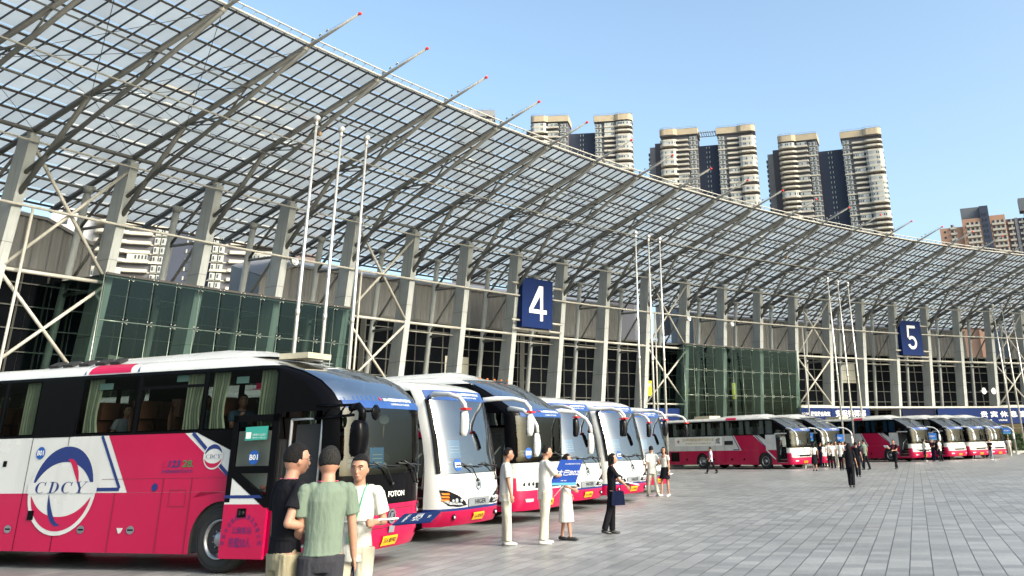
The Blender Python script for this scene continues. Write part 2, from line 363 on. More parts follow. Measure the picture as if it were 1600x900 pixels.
b.tube([(-3.15, 0, 13.6), (-5.8, 0, 13.2)], 0.03, 6, 1)
truss_me = b.mesh('truss', [TRUSS, TRUSS])
b = MB(); b.tube([(11.0, 0, 18.1), (14.0, 0, 18.95)], [0.085, 0.045], 8)
for s_ in (11.35, 11.8, 12.2): b.tube([(s_-0.07, 0, 18.25+0.282*(s_-11)), (s_, 0, 18.36+0.282*(s_-11)), (s_+0.07, 0, 18.29+0.282*(s_-11))], 0.035, 6)
b.tube([(12.2, 0, 18.62), (13.9, 0, 19.0)], 0.008, 4); b.ell((11.0, 0, 18.1), 0.16, 0, 10, 6)
spike_me = b.mesh('mast', [PALE])
b = MB(); b.ell((14.03, 0, 18.96), (0.09, 0.075, 0.075), 0, 8, 6); cap_me = b.mesh('lamp_cap', [REDCAP])
for i in COL_I:
    if i < 24: pass
    place('column', col_me, i); place('rear_column', rear_me, i)
    t = place('truss', truss_me, i); m_ = put('mast', spike_me, t); put('lamp_cap', cap_me, None).parent = t
# glazing panels, bars and purlins
ROWS = [11.05-1.12*k for k in range(16)]
gl = MB(); gb = MB()
for i in range(-3, 24):
    for q in range(7):
        u0_, u1_ = i+(q+0.035)/7, i+(q+0.965)/7
        for k in range(15):
            s1, s0 = ROWS[k]-0.03, ROWS[k+1]+0.03
            gl.poly([RP(u0_, s0, 15.20+0.282*s0), RP(u1_, s0, 15.20+0.282*s0), RP(u1_, s1, 15.20+0.282*s1), RP(u0_, s1, 15.20+0.282*s1)])
        gb.bar(RP(i+q/7, ROWS[-1], 15.16+0.282*ROWS[-1]), RP(i+q/7, ROWS[0], 15.16+0.282*ROWS[0]), 0.034, 0.08)
gl.build('roof_glazing', CANGL, can, CL); gb.build('glazing_bar', DARKST, can, CL)
for k, s_ in enumerate(ROWS):
    b = MB()
    for i in range(-3, 24):
        for ds, dz in ((-0.035, 0.0), (0.045, -0.045)):
            b.bar(RP(i, s_+ds, 15.09+dz+0.282*s_), RP(i+1, s_+ds, 15.09+dz+0.282*s_), 0.034, 0.08)
    b.build('purlin', DARKST, can, CL)
def ring(name, s_, z, r, m, n=6, i0=-3, i1=24, parent=None, L=None):
    b = MB(); b.tube([RP(i, s_, z) for i in range(i0, i1+1)], r, n); return b.build(name, m, parent or can, L or CL)
ring('ring_tube', 7.6, 17.0, 0.04, TRUSS); ring('ring_tube', 3.54, 15.85, 0.04, TRUSS)
ring('catwalk_tube', 6.38, 15.80, 0.036, mat('catwalk_paint', (0.26, 0.25, 0.22), 0.5)); ring('top_rail', 0.42, 14.45, 0.045, PALE, 8); ring('ring_tube', 0.1, 15.0, 0.09, TRUSS, 8)
ring('middle_rail', 0.12, 11.75, 0.06, PALE, 8); ring('rear_tube', -3.2, 14.0, 0.07, TRUSS)
b = MB(); pts = [RP(i, 11.25, 18.22) for i in range(-3, 25)]; b.tube(pts, 0.055, 6); b.tube([RP(i, 11.45, 18.42) for i in range(-3, 25)], 0.035, 6)
for i in range(-3, 24):
    for q in range(7): b.tube([RP(i+q/7, 11.1, 18.14), RP(i+q/7, 11.45, 18.42)], 0.022, 5)
b.build('eaves_rail', PALE, can, CL)
# horizontal bars and cross braces
LOB = ((1, 4), (11, 14)); BR = (0, 4, 10, 14, 20)
for i in range(-3, 24):
    if not any(a <= i < c for a, c in LOB):
        b = MB(); b.tube([RP(i, -0.35, 9.15), RP(i+1, -0.35, 9.15)], 0.085, 8)
        if i not in BR: b.tube([RP(i, -0.95, 8.75), RP(i+1, -0.95, 8.75)], 0.04, 6)
        b.build('tie_bar', PALE, can, CL)
    if i in BR:
        b = MB()
        for za, zb, sa, sb in ((14.3, 9.3, 0.1, -0.3), (8.95, 4.85, -0.35, -0.7)):
            b.tube([RP(i+0.03, sa, za), RP(i+0.97, sb, zb)], 0.075, 8); b.tube([RP(i+0.03, sb, zb), RP(i+0.97, sa, za)], 0.075, 8)
        b.tube([RP(i, -0.72, 4.75), RP(i+1, -0.72, 4.75)], 0.07, 8)
        b.tube([RP(i+0.13, 0.0, 0), RP(i+0.13, 0.1, 11.8)], 0.06, 8)
        b.build('cross_brace', PALE, can, CL)
# thin wind bracing cables under some glazing bays
for i in (-1, 0, 6, 12, 18):
    b = MB()
    for (p, q) in (((0, 11, 18.0), (1, 3.6, 15.9)), ((1, 11, 18.0), (0, 3.6, 15.9)), ((0, 3.6, 15.9), (1, 0.2, 14.9)), ((0, 6.4, 15.8), (1, 3.5, 15.9)), ((0, 3.6, 15.9), (1, 7.6, 17.0))):
        b.tube([RP(i+p[0], p[1], p[2]), RP(i+q[0], q[1], q[2])], 0.013, 4)
    b.build('bracing_cable', DARKST, can, CL)

# ================================================================ exhibition hall behind
hall = empty('exhibition_hall', RP(10, -5, 0), 0, 'long exhibition hall of grey corrugated sheet above dark gridded windows behind the columns', 'building')
HL = Vector(hall.location); RW = -5.0
def corr(i0, i1, s_, z0, z1, m, parent, L, z1b=None, dep=0.07, name='corrugated_wall'):
    b = MB(); n = max(2, int((i1-i0)*4.8/0.13)); vs_ = []; fs_ = []
    for k in range(n+1):
        i = lerp(i0, i1, k/n); o = (dep if (k//2) % 2 else 0.0); zt = lerp(z1, z1 if z1b is None else z1b, k/n)
        vs_ += [RP(i, s_+o, z0), RP(i, s_+o, zt)]
        if k: fs_.append((2*k-2, 2*k, 2*k+1, 2*k-1))
    b.add(vs_, fs_); return b.build(name, m, parent, L)
segs = [(-3, 0.85, 12.6, 12.6), (0.85, 1.4, 12.6, 11.7), (3.45, 3.9, 11.6, 12.5), (3.9, 10.3, 12.5, 12.95), (12.2, 20.2, 12.95, 12.95), (21.6, 24, 12.9, 12.9)]
for a, c, z1, z2 in segs:
    corr(a, c, RW, 10.1, z1, CORR, hall, HL, z2)
    b = MB(); k = max(1, int((c-a)*1.5))
    for j in range(k):
        p, q = lerp(a, c, j/k), lerp(a, c, (j+1)/k); zp, zq = lerp(z1, z2, j/k), lerp(z1, z2, (j+1)/k)
        b.poly([RP(p, RW+0.12, zp), RP(q, RW+0.12, zq), RP(q, RW-3, zq+1.0), RP(p, RW-3, zp+1.0)])
        b.bar(RP(p, RW+0.12, zp), RP(q, RW+0.12, zq), 0.16, 0.14)
        b.poly([RP(p, RW-3, 0), RP(q, RW-3, 0), RP(q, RW-3, zq+1), RP(p, RW-3, zp+1)])
    b.poly([RP(a, RW, 0), RP(a, RW, z1), RP(a, RW-3, z1+1), RP(a, RW-3, 0)]); b.poly([RP(c, RW, 0), RP(c, RW, z2), RP(c, RW-3, z2+1), RP(c, RW-3, 0)])
    b.build('roof', CORR, hall, HL)
# windows per bay: glass with frame as sub-part
for i in range(-3, 24):
    g = MB(); g.poly([RP(i, RW-0.05, 0.1), RP(i+1, RW-0.05, 0.1), RP(i+1, RW-0.05, 10.1), RP(i, RW-0.05, 10.1)])
    wd = g.build('window', BLACKGL, hall, HL)
    fr = MB(); z = 0.2
    while z < 10.2:
        fr.bar(RP(i, RW, z), RP(i+1, RW, z), 0.07, 0.05); z += 1.03
    for q in range(4):
        fr.bar(RP(i+q/4, RW, 0.1), RP(i+q/4, RW, 10.1), 0.05, 0.07, upv=(1, 0, 0))
    fr.bar(RP(i, RW+0.05, 10.1), RP(i+1, RW+0.05, 10.1), 0.2, 0.14)
    if i in (5, 8): fr.bar(RP(i+0.06, RW+0.15, 0.1), RP(i+0.06, RW+0.15, 9.9), 0.3, 0.3, upv=(1, 0, 0))
    fr.build('window_frame', MULL, None).parent = wd; 
    for o in wd.children: o.data.transform(Matrix.Translation(-HL))
for i, z, w_ in ((6.55, 6.0, 0.45), (16.3, 7.2, 0.4), (17.2, 2.0, 0.3)):
    b = MB(); b.poly([RP(i, RW+0.03, z), RP(i+w_, RW+0.03, z), RP(i+w_, RW+0.03, z+1.9), RP(i, RW+0.03, z+1.9)]); b.build('blind_panel', mat('cream_panel', (0.42, 0.41, 0.34), 0.6), hall, HL)
# concrete ledge over the ground-floor shops
b = MB()
for i in range(14, 24): b.bar(RP(i, -0.75, 4.62), RP(i+1, -0.75, 4.62), 0.5, 0.16); b.poly([RP(i, -0.7, 4.5), RP(i+1, -0.7, 4.5), RP(i+1, RW, 4.5), RP(i, RW, 4.5)])
b.build('ledge', FRAME, hall, HL)
# shop front under the ledge on the right
b = MB(); gg = MB()
for k in range(17*2, 24*2):
    i = k/2
    if i < 19.2: continue
    gg.poly([RP(i, -1.6, 0.13), RP(i+0.5, -1.6, 0.13), RP(i+0.5, -1.6, 3.4), RP(i, -1.6, 3.4)]); b.bar(RP(i, -1.55, 0.13), RP(i, -1.55, 3.4), 0.08, 0.08, upv=(1, 0, 0)); b.bar(RP(i, -1.55, 2.5), RP(i+0.5, -1.55, 2.5), 0.05, 0.05)
f_ = gg.build('shop_front', glassmat('shop_glass', (0.25, 0.32, 0.30), 0.10, 0.02), hall, HL); b.build('shop_frame', FRAME, f_, HL)
# pale blue roofs of lower volumes seen through the gaps
for nm, a, c, lab in (('low_hall', 3.0, 4.9, 'pale blue corrugated low roof seen between the columns above the left glass lobby'), ('low_hall', 11.5, 14.0, 'pale blue corrugated low roof seen above the right glass lobby')):
    r_ = empty(nm, RP(a, -9, 0), 0, lab, 'building', 'pale low halls behind the gaps'); L_ = Vector(r_.location)
    b = MB(); n = 150; vs_ = []; fs_ = []
    for k in range(n+1):
        i = lerp(a, c, k/n); o = 0.08 if (k//2) % 2 else 0.0; zt = lerp(9.8, 13.4, k/n)
        vs_ += [RP(i, -7, 8.2+o), RP(i, -12, zt+o)]
        if k: fs_.append((2*k-2, 2*k, 2*k+1, 2*k-1))
    b.add(vs_, fs_); b.build('roof', CORRB, r_, L_)
    b = MB(); b.bar(RP(a, -12, 9.85), RP(c, -12, 13.45), 0.3, 0.2); b.poly([RP(a, -7, 0), RP(c, -7, 0), RP(c, -7, 8.2), RP(a, -7, 8.2)]); b.poly([RP(a, -12, 0), RP(c, -12, 0), RP(c, -12, 13.4), RP(a, -12, 9.8)]); b.build('wall', CORRB, r_, L_)

# ================================================================ glass lobbies
def lobby(i0, i1, label):
    L_ = RP((i0+i1)/2, 0.25, 0); e = empty('glass_lobby', L_, 0, label, 'glass lobby', 'glass lobbies'); S = 0.30; ZT = 9.45
    n = 4*int(round((i1-i0))); us = [lerp(i0, i1, k/n) for k in range(n+1)]
    g = MB()
    for k in range(n):
        for z0, z1 in ((0.15, 1.45), (1.45, 3.45), (3.45, 5.45), (5.45, 7.45), (7.45, ZT)):
            g.poly([RP(us[k]+0.004, S, z0+.01), RP(us[k+1]-0.004, S, z0+.01), RP(us[k+1]-0.004, S, z1-.01), RP(us[k]+0.004, S, z1-.01)])
    for u in (i0, i1):
        g.poly([RP(u, S, 0.15), RP(u, -4.9, 0.15), RP(u, -4.9, ZT), RP(u, S, ZT)])
    g.build('glass_wall', LOBGL, e, L_)
    f = MB(); m_ = MB()
    for z in (1.45, 3.45, 5.45, 7.45, ZT-0.08):
        f.tube([RP(u, S-0.12, z) for u in us], 0.028, 5)
        for u in us[1:-1]:
            for a in (-1, 1):
                for c in (-1, 1): m_.tube([RP(u, S-0.1, z), RP(u, S+0.02, z+0.09*c, 0.11*a)], 0.014, 5)
                for c in (-1, 1): m_.ell(RP(u, S+0.03, z+0.09*c, 0.11*a), 0.028, 0, 6, 4)
    for u in us: f.tube([RP(u, S-0.12, 0.1), RP(u, S-0.12, ZT)], 0.018, 5)
    f.build('glazing_rod', STAINL, e, L_); m_.build('spider_fitting', STAINL, e, L_)
    t = MB()
    for k in range(n):
        t.poly([RP(us[k], S+0.02, ZT), RP(us[k+1], S+0.02, ZT), RP(us[k+1], -4.9, ZT), RP(us[k], -4.9, ZT)]); t.bar(RP(us[k], S-0.02, ZT+0.03), RP(us[k+1], S-0.02, ZT+0.03), 0.1, 0.1)
    t.build('lobby_roof', DARKST, e, L_)
    h = MB()
    for u in (i0+0.5, i1-0.6): h.bar(RP(u, -2.2, 6.1), RP(u+0.5, -4, 6.1), 0.1, 0.3)
    h.build('inner_beam', PALE, e, L_)
    return e
lobby(0.9, 4.0, 'tall green glass lobby behind the first bus, between crossed braces')
lobby(10.8, 13.86, 'tall green glass lobby behind the long red and white bus, right of sign 4')

# ================================================================ number signs
def digit(b, d):
    X = 0.362
    def st(p, q, w_=0.27): b.bar((X, p[0], p[1]), (X, q[0], q[1]), 0.012, w_, 0, upv=(0, q[1]-p[1], p[0]-q[0]))
    if d == '4':
        b.prism([(X, 1.62, 2.95), (X, 1.95, 2.95), (X, 1.95, 2.55), (X, 1.02, 1.27), (X, 0.66, 1.27)], (0.012, 0, 0)); b.prism([(X+.001, 1.74, 0.5), (X+.001, 2.02, 0.5), (X+.001, 2.02, 2.95), (X+.001, 1.74, 2.95)], (0.012, 0, 0))
        b.prism([(X+.002, 0.66, 1.0), (X+.002, 2.4, 1.0), (X+.002, 2.4, 1.28), (X+.002, 0.66, 1.28)], (0.012, 0, 0))
    else:
        b.prism([(X, 0.98, 2.68), (X, 2.15, 2.68), (X, 2.15, 2.95), (X, 0.98, 2.95)], (0.012, 0, 0)); b.prism([(X+.001, 0.90, 1.72), (X+.001, 1.15, 1.85), (X+.001, 1.25, 2.9), (X+.001, 0.98, 2.9)], (0.012, 0, 0))
        pts = arc = [(1.52+0.66*math.cos(R_(t)), 1.25+0.66*math.sin(R_(t))) for t in range(140, -161, -12)]
        inn = [(1.52+0.39*math.cos(R_(t)), 1.25+0.39*math.sin(R_(t))) for t in range(140, -161, -12)]
        for k in range(len(pts)-1): b.prism([(X+.002, *pts[k]), (X+.002, *pts[k+1]), (X+.002, *inn[k+1]), (X+.002, *inn[k])], (0.012, 0, 0))
def nsign(i, dig, label):
    L_ = RP(i, 0.05, 9.6); rz = ang(i)+math.pi; e = empty('number_sign', L_, rz, label, 'sign')
    W, H_ = 3.02, 3.42
    b = MB(); b.bx(-0.15, 0.35, 0, W, 0, H_); b.build('sign_box', NAVY, e)
    # digit facing the plaza (+x): writing direction is +y seen from the plaza ... mirrored to read left to right
    b = MB(); digit(b, dig); b.build('digit', WHITE, e)
    for p_, q_ in (((0.1, -0.75, 0.45), (0.1, 0, 0.45)), ((0.1, -0.75, 3.0), (0.1, 0, 3.0)), ((0.1, W, 0.45), (0.1, 4.2, 0.45)), ((0.1, W, 3.0), (0.1, 4.2, 3.0)), ((0.0, -0.6, -0.12), (0.0, 4.3, -0.12))):
        b = MB(); b.tube([p_, q_], 0.075, 8); b.build('mounting_bar', PALE, e)
nsign(7.02, '4', 'square navy sign with a white number 4 above the near buses')
nsign(17.02, '5', 'square navy sign with a white number 5 above the far buses')

# ================================================================ blue shop signs
def fascia(i0, i1, z0, z1, label, texts, s_=-0.35, m=NAVY, nm='shop_sign'):
    L_ = RP(i0, s_, z0); e = empty(nm, L_, ang((i0+i1)/2)+math.pi, label, 'sign', 'navy signs over the shop fronts')
    W = (RP(i1, s_, 0)-RP(i0, s_, 0)).length
    b = MB(); b.bx(-0.2, 0, 0, W, 0, z1-z0); b.build('board', m, e)
    for st, u, z, h, w_, bold in texts:
        b = MB(); b.text(st, (0.006, u*W, z), (0, 1, 0), (0, 0, 1), w_, h, 0, bold); b.build('lettering', WHITE, e)
fascia(13.92, 14.85, 3.35, 4.55, 'navy shop sign beginning with small white letters, right of the green lobby', [('LOPA', 0.10, 0.55, 0.24, 0.9, 0.0), ('展览展会物流', 0.36, 0.42, 0.46, 2.6, 0.02)])
fascia(14.86, 15.98, 3.3, 4.53, 'navy sign reading 安保指挥部 behind the flagpoles', [('安保指挥部', 0.10, 0.45, 0.62, 4.1, 0.01), ('Security Command Center', 0.11, 0.12, 0.17, 3.4, 0.0)])
fascia(17.0, 18.0, 3.35, 4.5, 'blank dark navy board left of the VIP lounge sign', [], -0.6, NAVY2)
fascia(18.02, 22.4, 2.95, 4.5, 'long navy sign reading 贵宾休息室 above the shop front', [('贵 宾 休 息 室', 0.28, 0.62, 0.62, 6.6, 0.012), ('VIP', 0.33, 0.25, 0.17, 0.45, 0.0), ('LOUNGE', 0.40, 0.25, 0.17, 1.2, 0.0)])
fascia(9.9, 10.75, 3.0, 4.4, 'small navy sign left of the glass lobby above the last near bus', [('商务中心', 0.2, 0.55, 0.3, 1.4, 0.0), ('Business', 0.25, 0.25, 0.15, 1.0, 0.0)])
# ================================================================ flagpoles
b = MB(); b.tube([(0, 0, 0), (0, 0, 6.8), (0, 0, 14.55)], [0.085, 0.07, 0.05], 10); b.tube([(0, 0, 6.7), (0, 0, 6.95)], 0.085, 10)
b.tube([(0, 0, 14.4), (0, 0, 14.6)], 0.07, 8); pole_me = b.mesh('pole', [STAINL])
b = MB(); b.ell((0, 0, 14.74), 0.145, 0, 14, 10); fin_me = b.mesh('finial', [STAINL])
b = MB(); b.lathe([(0.0, 0.30), (0.11, 0.30), (0.13, 0.05), (0.3, 0.04), (0.3, 0)], (0, 0, 0.004), 'Z', 14); base_me = b.mesh('base', [STAINL])
trios = (((495, 190), (533.5, 207), (573, 220.5)), ((993, 367), (1013, 373), (1030.5, 377)), ((1293, 438), (1309, 443), (1324.5, 445)), ((1551, 479), (1565, 480), (1579.5, 481)))
where = ('of the nearest trio, behind the first bus', 'of the second trio, before the braced bay right of sign 4', 'of the third trio, before the 安保指挥部 sign', 'of the farthest trio, before the 贵宾休息室 sign')
order = ('left flagpole', 'middle flagpole', 'right flagpole')
for k, tr in enumerate(trios):
    for j, (x, y) in enumerate(tr):
        p = gnd(x, y, 14.6); e = empty('flagpole', (p.x, p.y, 0), 0, f'slender steel {order[j]} {where[k]}', 'flagpole', 'bare steel flagpoles in trios')
        put('pole', pole_me, e); put('finial', fin_me, e); put('base', base_me, e)
# ================================================================ apartment towers far behind
TWALL = mat('tower_dark_wall', (0.10, 0.10, 0.115), 0.8, 0, 0.15, 0.05)
TNAVY = mat('tower_navy_core', (0.035, 0.045, 0.075), 0.7, 0, 0.15, 0.05)
TCREAM = mat('tower_cream_parapet', (0.46, 0.42, 0.35), 0.7, 0, 0.15, 0.2)
TTAN = mat('tower_tan_crown', (0.42, 0.34, 0.23), 0.7, 0, 0.12, 0.2)
TWIN = mat('tower_window_light', (0.38, 0.39, 0.37), 0.3, 0, 0.35, 0.35)
TGLS = mat('tower_window_dark', (0.03, 0.035, 0.045), 0.15, 0, 0.3, 0.3)
TGREY = mat('tower_grey_wall', (0.24, 0.24, 0.25), 0.8, 0, 0.15, 0.05)
def arcpts(cx, cy, r, a0, a1, n): return [(cx+r*math.cos(R_(lerp(a0, a1, k/n))), cy+r*math.sin(R_(lerp(a0, a1, k/n)))) for k in range(n+1)]
def front_line(W, mirror):
    """balcony edge of one wing, local x 0..W, y<0 is towards the viewer; bulging rounded corner at x=0 (or W if mirrored)"""
    p = [(-0.9, 9.0), (-1.1, 3.0)]+arcpts(1.9, 1.3, 3.0, 180, 270, 6)+[(4.4, -1.75), (7.2, -1.6), (8.6, -0.9), (9.4, 0.0), (15.8, 0.0), (16.0, 1.2)]
    return [(W-x, y) for x, y in p] if mirror else p
def strip(b, line, z0, z1, th=0.25, mi=0):
    n = len(line)
    for (x0, y0), (x1, y1) in zip(line, line[1:]):
        b.bar((x0, y0, (z0+z1)/2), (x1, y1, (z0+z1)/2), th, z1-z0, mi)
def wing(root, x0, mirror, Hh, zbase, fl=3.05, W=22.0, seed=1, part='wing'):
    rnd = random.Random(seed); line = front_line(W, mirror)
    b = MB(); b.bx(0.6, W-0.6, 1.6, 17, 0, Hh-4.4)
    for z in range(int((Hh-6)/fl)):                     # narrow windows down the side wall
        zz = Hh-9-z*fl
        if zz < zbase: break
        for yy in (4, 8, 12): b.bx(0.35 if not mirror else W-0.65, 0.65 if not mirror else W-0.35, yy, yy+1.1, zz, zz+1.5, 1)
    o = b.build('wing_wall', [TWALL, TGLS], root); o.location = (x0, 0, 0)
    b = MB(); strip(b, line, 0, 0.95); b.prism([(x, y, -0.12) for x, y in line]+[(W if not mirror else 0, 1.2, -0.12), (W/2, 1.8, -0.12)], (0, 0, 0.14), 0)
    strip(b, line, 1.0, 1.06, 0.08, 1); bal = b.mesh('balcony', [TCREAM, TGREY])
    cor = [p for p in line if (p[0] < 9.0 if not mirror else p[0] > W-9.0)][1:]; mid = [(W-x, y) for x, y in [(9.6, 0.25), (15.6, 0.25)]] if mirror else [(9.6, 0.25), (15.6, 0.25)]
    def glz(ln, nm):
        b = MB(); strip(b, ln, 0.95, fl-0.1, 0.1, 0)
        for (ax, ay), (bx_, by) in zip(ln, ln[1:]):
            L_ = math.hypot(bx_-ax, by-ay); k = max(1, int(L_/0.9))
            for q in range(k):
                if rnd.random() < 0.5: t = (q+0.5)/k; b.box((lerp(ax, bx_, t), lerp(ay, by, t)-0.06, 1.9), (0.5, 0.14, 1.2), 1)
        return b.mesh(nm, [TWIN, TGLS])
    gc = [glz(cor, 'corner_glazing') for _ in range(2)]; gm = [glz(mid, 'balcony_glazing') for _ in range(2)]
    def win(nm):
        b = MB(); xs = (17.4, 19.4) if not mirror else (1.2, 3.2)
        b.bx(min(16.6, W-16.6) if not mirror else 0.3, W-0.3 if not mirror else W-16.6, 1.35, 1.6, -0.1, 0.35, 0)
        for x in xs:
            b.bx(x-0.45, x+1.2, 0.75, 1.6, 0.2, 2.5, 0); b.bx(x-0.2, x+0.3, 0.7, 0.8, 0.8, 2.1, 1)
        return b.mesh(nm, [TWIN, TGLS])
    wm = win('window')
    rb = MB(); rb.bx(min(9, W-9), max(16, W-16) if not mirror else W-1, 1.3, 1.62, 0.1, 2.7, 0); 
    bb_ = MB(); bb_.bx(0.5 if mirror else 9, W-9 if mirror else W-0.4, 0.5, 1.7, -0.1, 0.7, 0); bandm = bb_.mesh('floor_band', [TCREAM]); nfl = int((Hh-5.5-zbase)/fl)
    for k in range(nfl):
        z = Hh-5.5-(k+1)*fl
        put('balcony', bal, root, (x0, 0, z)); (put('floor_band', bandm, root, (x0, 0, z)) if k % 4 == 2 else None); put('window', wm, root, (x0, 0, z))
        if rnd.random() < 0.36: put('corner_glazing', rnd.choice(gc), root, (x0, 0, z))
        if rnd.random() < 0.36: put('balcony_glazing', rnd.choice(gm), root, (x0, 0, z))
    b = MB(); cl = line[:-1]+[((W, 0.0) if not mirror else (0.0, 0.0))]
    strip(b, cl, Hh-4.6, Hh-0.9, 0.35, 0); strip(b, cl, Hh-0.9, Hh-0.75, 0.5, 1)
    side = [(W, 0.0), (W, 14)] if not mirror else [(0, 0.0), (0, 14)]
    strip(b, side, Hh-4.6, Hh-0.9, 0.35, 0); strip(b, [(-0.9 if not mirror else W+0.9, 9), (0.6 if not mirror else W-0.6, 16.5)], Hh-4.6, Hh-0.9, 0.35, 0)
    b.prism([(x, y, Hh-4.7) for x, y in cl]+[((W if not mirror else 0), 15, Hh-4.7), ((0 if not mirror else W), 15, Hh-4.7)], (0, 0, 0.3), 1)
    for (ax, ay), (bx_, by) in zip(cl, cl[1:]):
        L_ = math.hypot(bx_-ax, by-ay)
        for q in range(max(1, int(L_/1.3))): t = q/max(1, int(L_/1.3)); b.bar((lerp(ax, bx_, t), lerp(ay, by, t), Hh-0.75), (lerp(ax, bx_, t), lerp(ay, by, t), Hh+0.2), 0.12, 0.12, 1, upv=(1, 0, 0))
    strip(b, cl, Hh+0.15, Hh+0.28, 0.12, 1)
    o = b.build('crown', [TTAN, TGREY], root); o.location = (x0, 0, 0)
def tower(p, q, label, yaw, wings=(1, 1), D=520, zbase=95, seed=3, extra=True):
    """p: top of the left wing's front left corner in the photo; the whole tower is laid out from that point"""
    P = far(p[0], p[1], D); e = empty('apartment_tower', (P.x, P.y, 0), yaw, label, 'tower block', 'twin winged apartment towers behind the canopy')
    Hh = P.z
    if wings[0]: wing(e, 0, False, Hh, zbase, seed=seed)
    if wings[1]: wing(e, q, True, Hh-1.5, zbase, seed=seed+1)
    if wings[0] and wings[1]:
        b = MB(); b.bx(21, q+1, 9, 22, 0, Hh-10)
        b.build('core', [TNAVY], e)
        cm = MB(); cm.bx(0, 3.6, 8.8, 9.05, 0.9, 1.1, 1)
        for x in (0.3, 2.0): cm.bx(x, x+0.5, 8.75, 9.05, 0.9, 2.2, 0); cm.bx(x+0.55, x+1.1, 8.8, 9.05, 0.9, 2.2, 1)
        cme = cm.mesh('core_window', [TWIN, TGLS]); k = 0
        while Hh-13-k*3.05 > zbase: put('core_window', cme, e, (22+(q-22-4)/2, 0, Hh-13-k*3.05)); k += 1
    if extra:      # rear wing showing on the left, with small dark bay windows
        b = MB(); b.bx(-9.5, 0.4, 13, 30, 0, Hh-7, 0); b.bx(-6, 0, 12, 13, 0, Hh-5, 1); k = 0
        while Hh-12-k*3.05 > zbase: b.bx(-10.6, -9.5, 14, 19, Hh-12-k*3.05, Hh-10.4-k*3.05, 2); k += 1
        b.build('rear_wing', [TGREY, TWALL, TGLS], e)
    return e
def rotbase(p, yaw): return p
tower((1217, 212), 35.5, 'dark cored apartment tower with cream curved balconies, rightmost of the tall ones', R_(-17), seed=3)
tower((1033, 202), 33.5, 'apartment tower with cream curved balconies and a rooftop pergola, second from the right', R_(-11), seed=9)
t1 = tower((832, 181), 38.0, 'apartment tower with cream balconies just left of the pergola tower, cut by the canopy edge', R_(-5), zbase=120, seed=15)
t0 = tower((716, 170), 30, 'pale grey apartment tower top with a wavy roofline, leftmost above the canopy', R_(6), wings=(1, 0), zbase=150, seed=21, extra=False)
for ch in t0.children:
    if ch.name.startswith('crown'): ch.data.materials[0] = TGREY
b = MB()
for k in range(8): b.bar((22.5+k*1.4, 2, 0), (22.5+k*1.4, 12, 0), 0.35, 0.6)
b.bar((22, 3, -0.5), (33, 3, -0.5), 0.4, 0.4); b.bar((22, 11, -0.5), (33, 11, -0.5), 0.4, 0.4)
P = far(1033, 202, 520); e_ = [o for o in bpy.data.objects if o.name.startswith('apartment_tower')][1]
o = b.build('pergola', TGREY, e_); o.location = (0, 0, P.z-3.0)
# the tower seen under the canopy on the left, its white bow-fronted flats
t5 = tower((196, 120), 34, 'white bow-fronted flats seen under the canopy between the leftmost columns', R_(24), D=330, zbase=35, seed=33, extra=False)
for ch in t5.children:
    pass
P = far(196, 120, 330)
b = MB()
b.bx(34+22, 34+36, 4, 20, 0, P.z-4, 1)
for k in range(26): 
    z = P.z-12-k*3.05
    for x in (58, 63): b.bx(x, x+2.2, 3.8, 4.05, z, z+1.7, 0)
b.build('brown_wing', [TGLS, mat('tower_brown_wall', (0.16, 0.12, 0.11), 0.8)], t5)
b = MB(); b.bx(-14, 0.5, 3, 20, 0, P.z-3, 0)
for k in range(26):
    z = P.z-12-k*3.05
    for x in (-11, -6): b.bx(x, x+1.8, 2.8, 3.05, z, z+1.6, 1)
b.build('grey_wing', [mat('tower_light_grey_wall', (0.42, 0.42, 0.43), 0.8), TGLS], t5)
# ---------------------------------------------------------------- salmon coloured flats at the right edge
SAL = mat('salmon_render', (0.42, 0.24, 0.16), 0.8, 0, 0.12, 0.1); TOPK = mat('grey_roof_box', (0.13, 0.14, 0.155), 0.7, 0, 0.1, 0.1); BRN = mat('brown_strip', (0.10, 0.07, 0.075), 0.8)
P0 = far(1468, 357, 520); e = empty('apartment_block', (P0.x, P0.y, 0), R_(-22), 'salmon flats with dark grey boxed stair tops at the right edge', 'tower block')
Z = P0.z; WB = MB(); 
b = MB(); b.bx(0, 12, 0, 14, 0, Z-0.3, 0); b.bx(12, 22, -2, 12, 0, Z+3.2, 0); b.bx(26, 34, -1, 12, 0, Z+4.0, 0); b.bx(44, 52, -1, 12, 0, Z+5.5, 0); b.bx(60, 70, -1, 12, 0, Z+4, 0)
b.build('wall', [SAL], e)
b = MB(); b.bx(12.0, 25.6, 1, 9, Z+3.2, Z+10, 0); b.bx(21.8, 26.2, -2.6, 10, 0, Z+9.5, 1); b.bx(34, 44, 1, 12, 0, Z+1.5, 2); b.bx(38.6, 40, 0.6, 2, 0, Z+1.8, 3); b.bx(42, 60, 2, 10, Z+5.5, Z+12.5, 0); b.bx(51.8, 60.2, -0.5, 10, 0, Z+9, 1)
b.build('stair_tower', [TOPK, TNAVY, BRN, TGREY], e)
wmesh = {}
def wrow(x0, x1, y):
    b = MB(); x = x0+0.4; b.bx(x0, x1, y-1.0, y, -0.2, 0.9, 0)
    while x < x1-1.2: b.bx(x, x+1.1, y-0.2, y+0.1, 1.0, 2.4, 1); b.bx(x+1.15, x+1.9, y-0.2, y+0.1, 1.0, 2.4, 0); x += 2.3
    return b.mesh('balcony', [TCREAM, TGLS])
rows = [wrow(5.5, 8.8, 0), wrow(14, 21, -2), wrow(27, 33.5, -1), wrow(45, 51.5, -1), wrow(35, 38, 1), wrow(61, 69, -1), wrow(40.5, 43.5, 1)]
for k in range(14):
    for r in rows: put('balcony', r, e, (0, 0, Z-1.2-k*3.05))
b = MB()
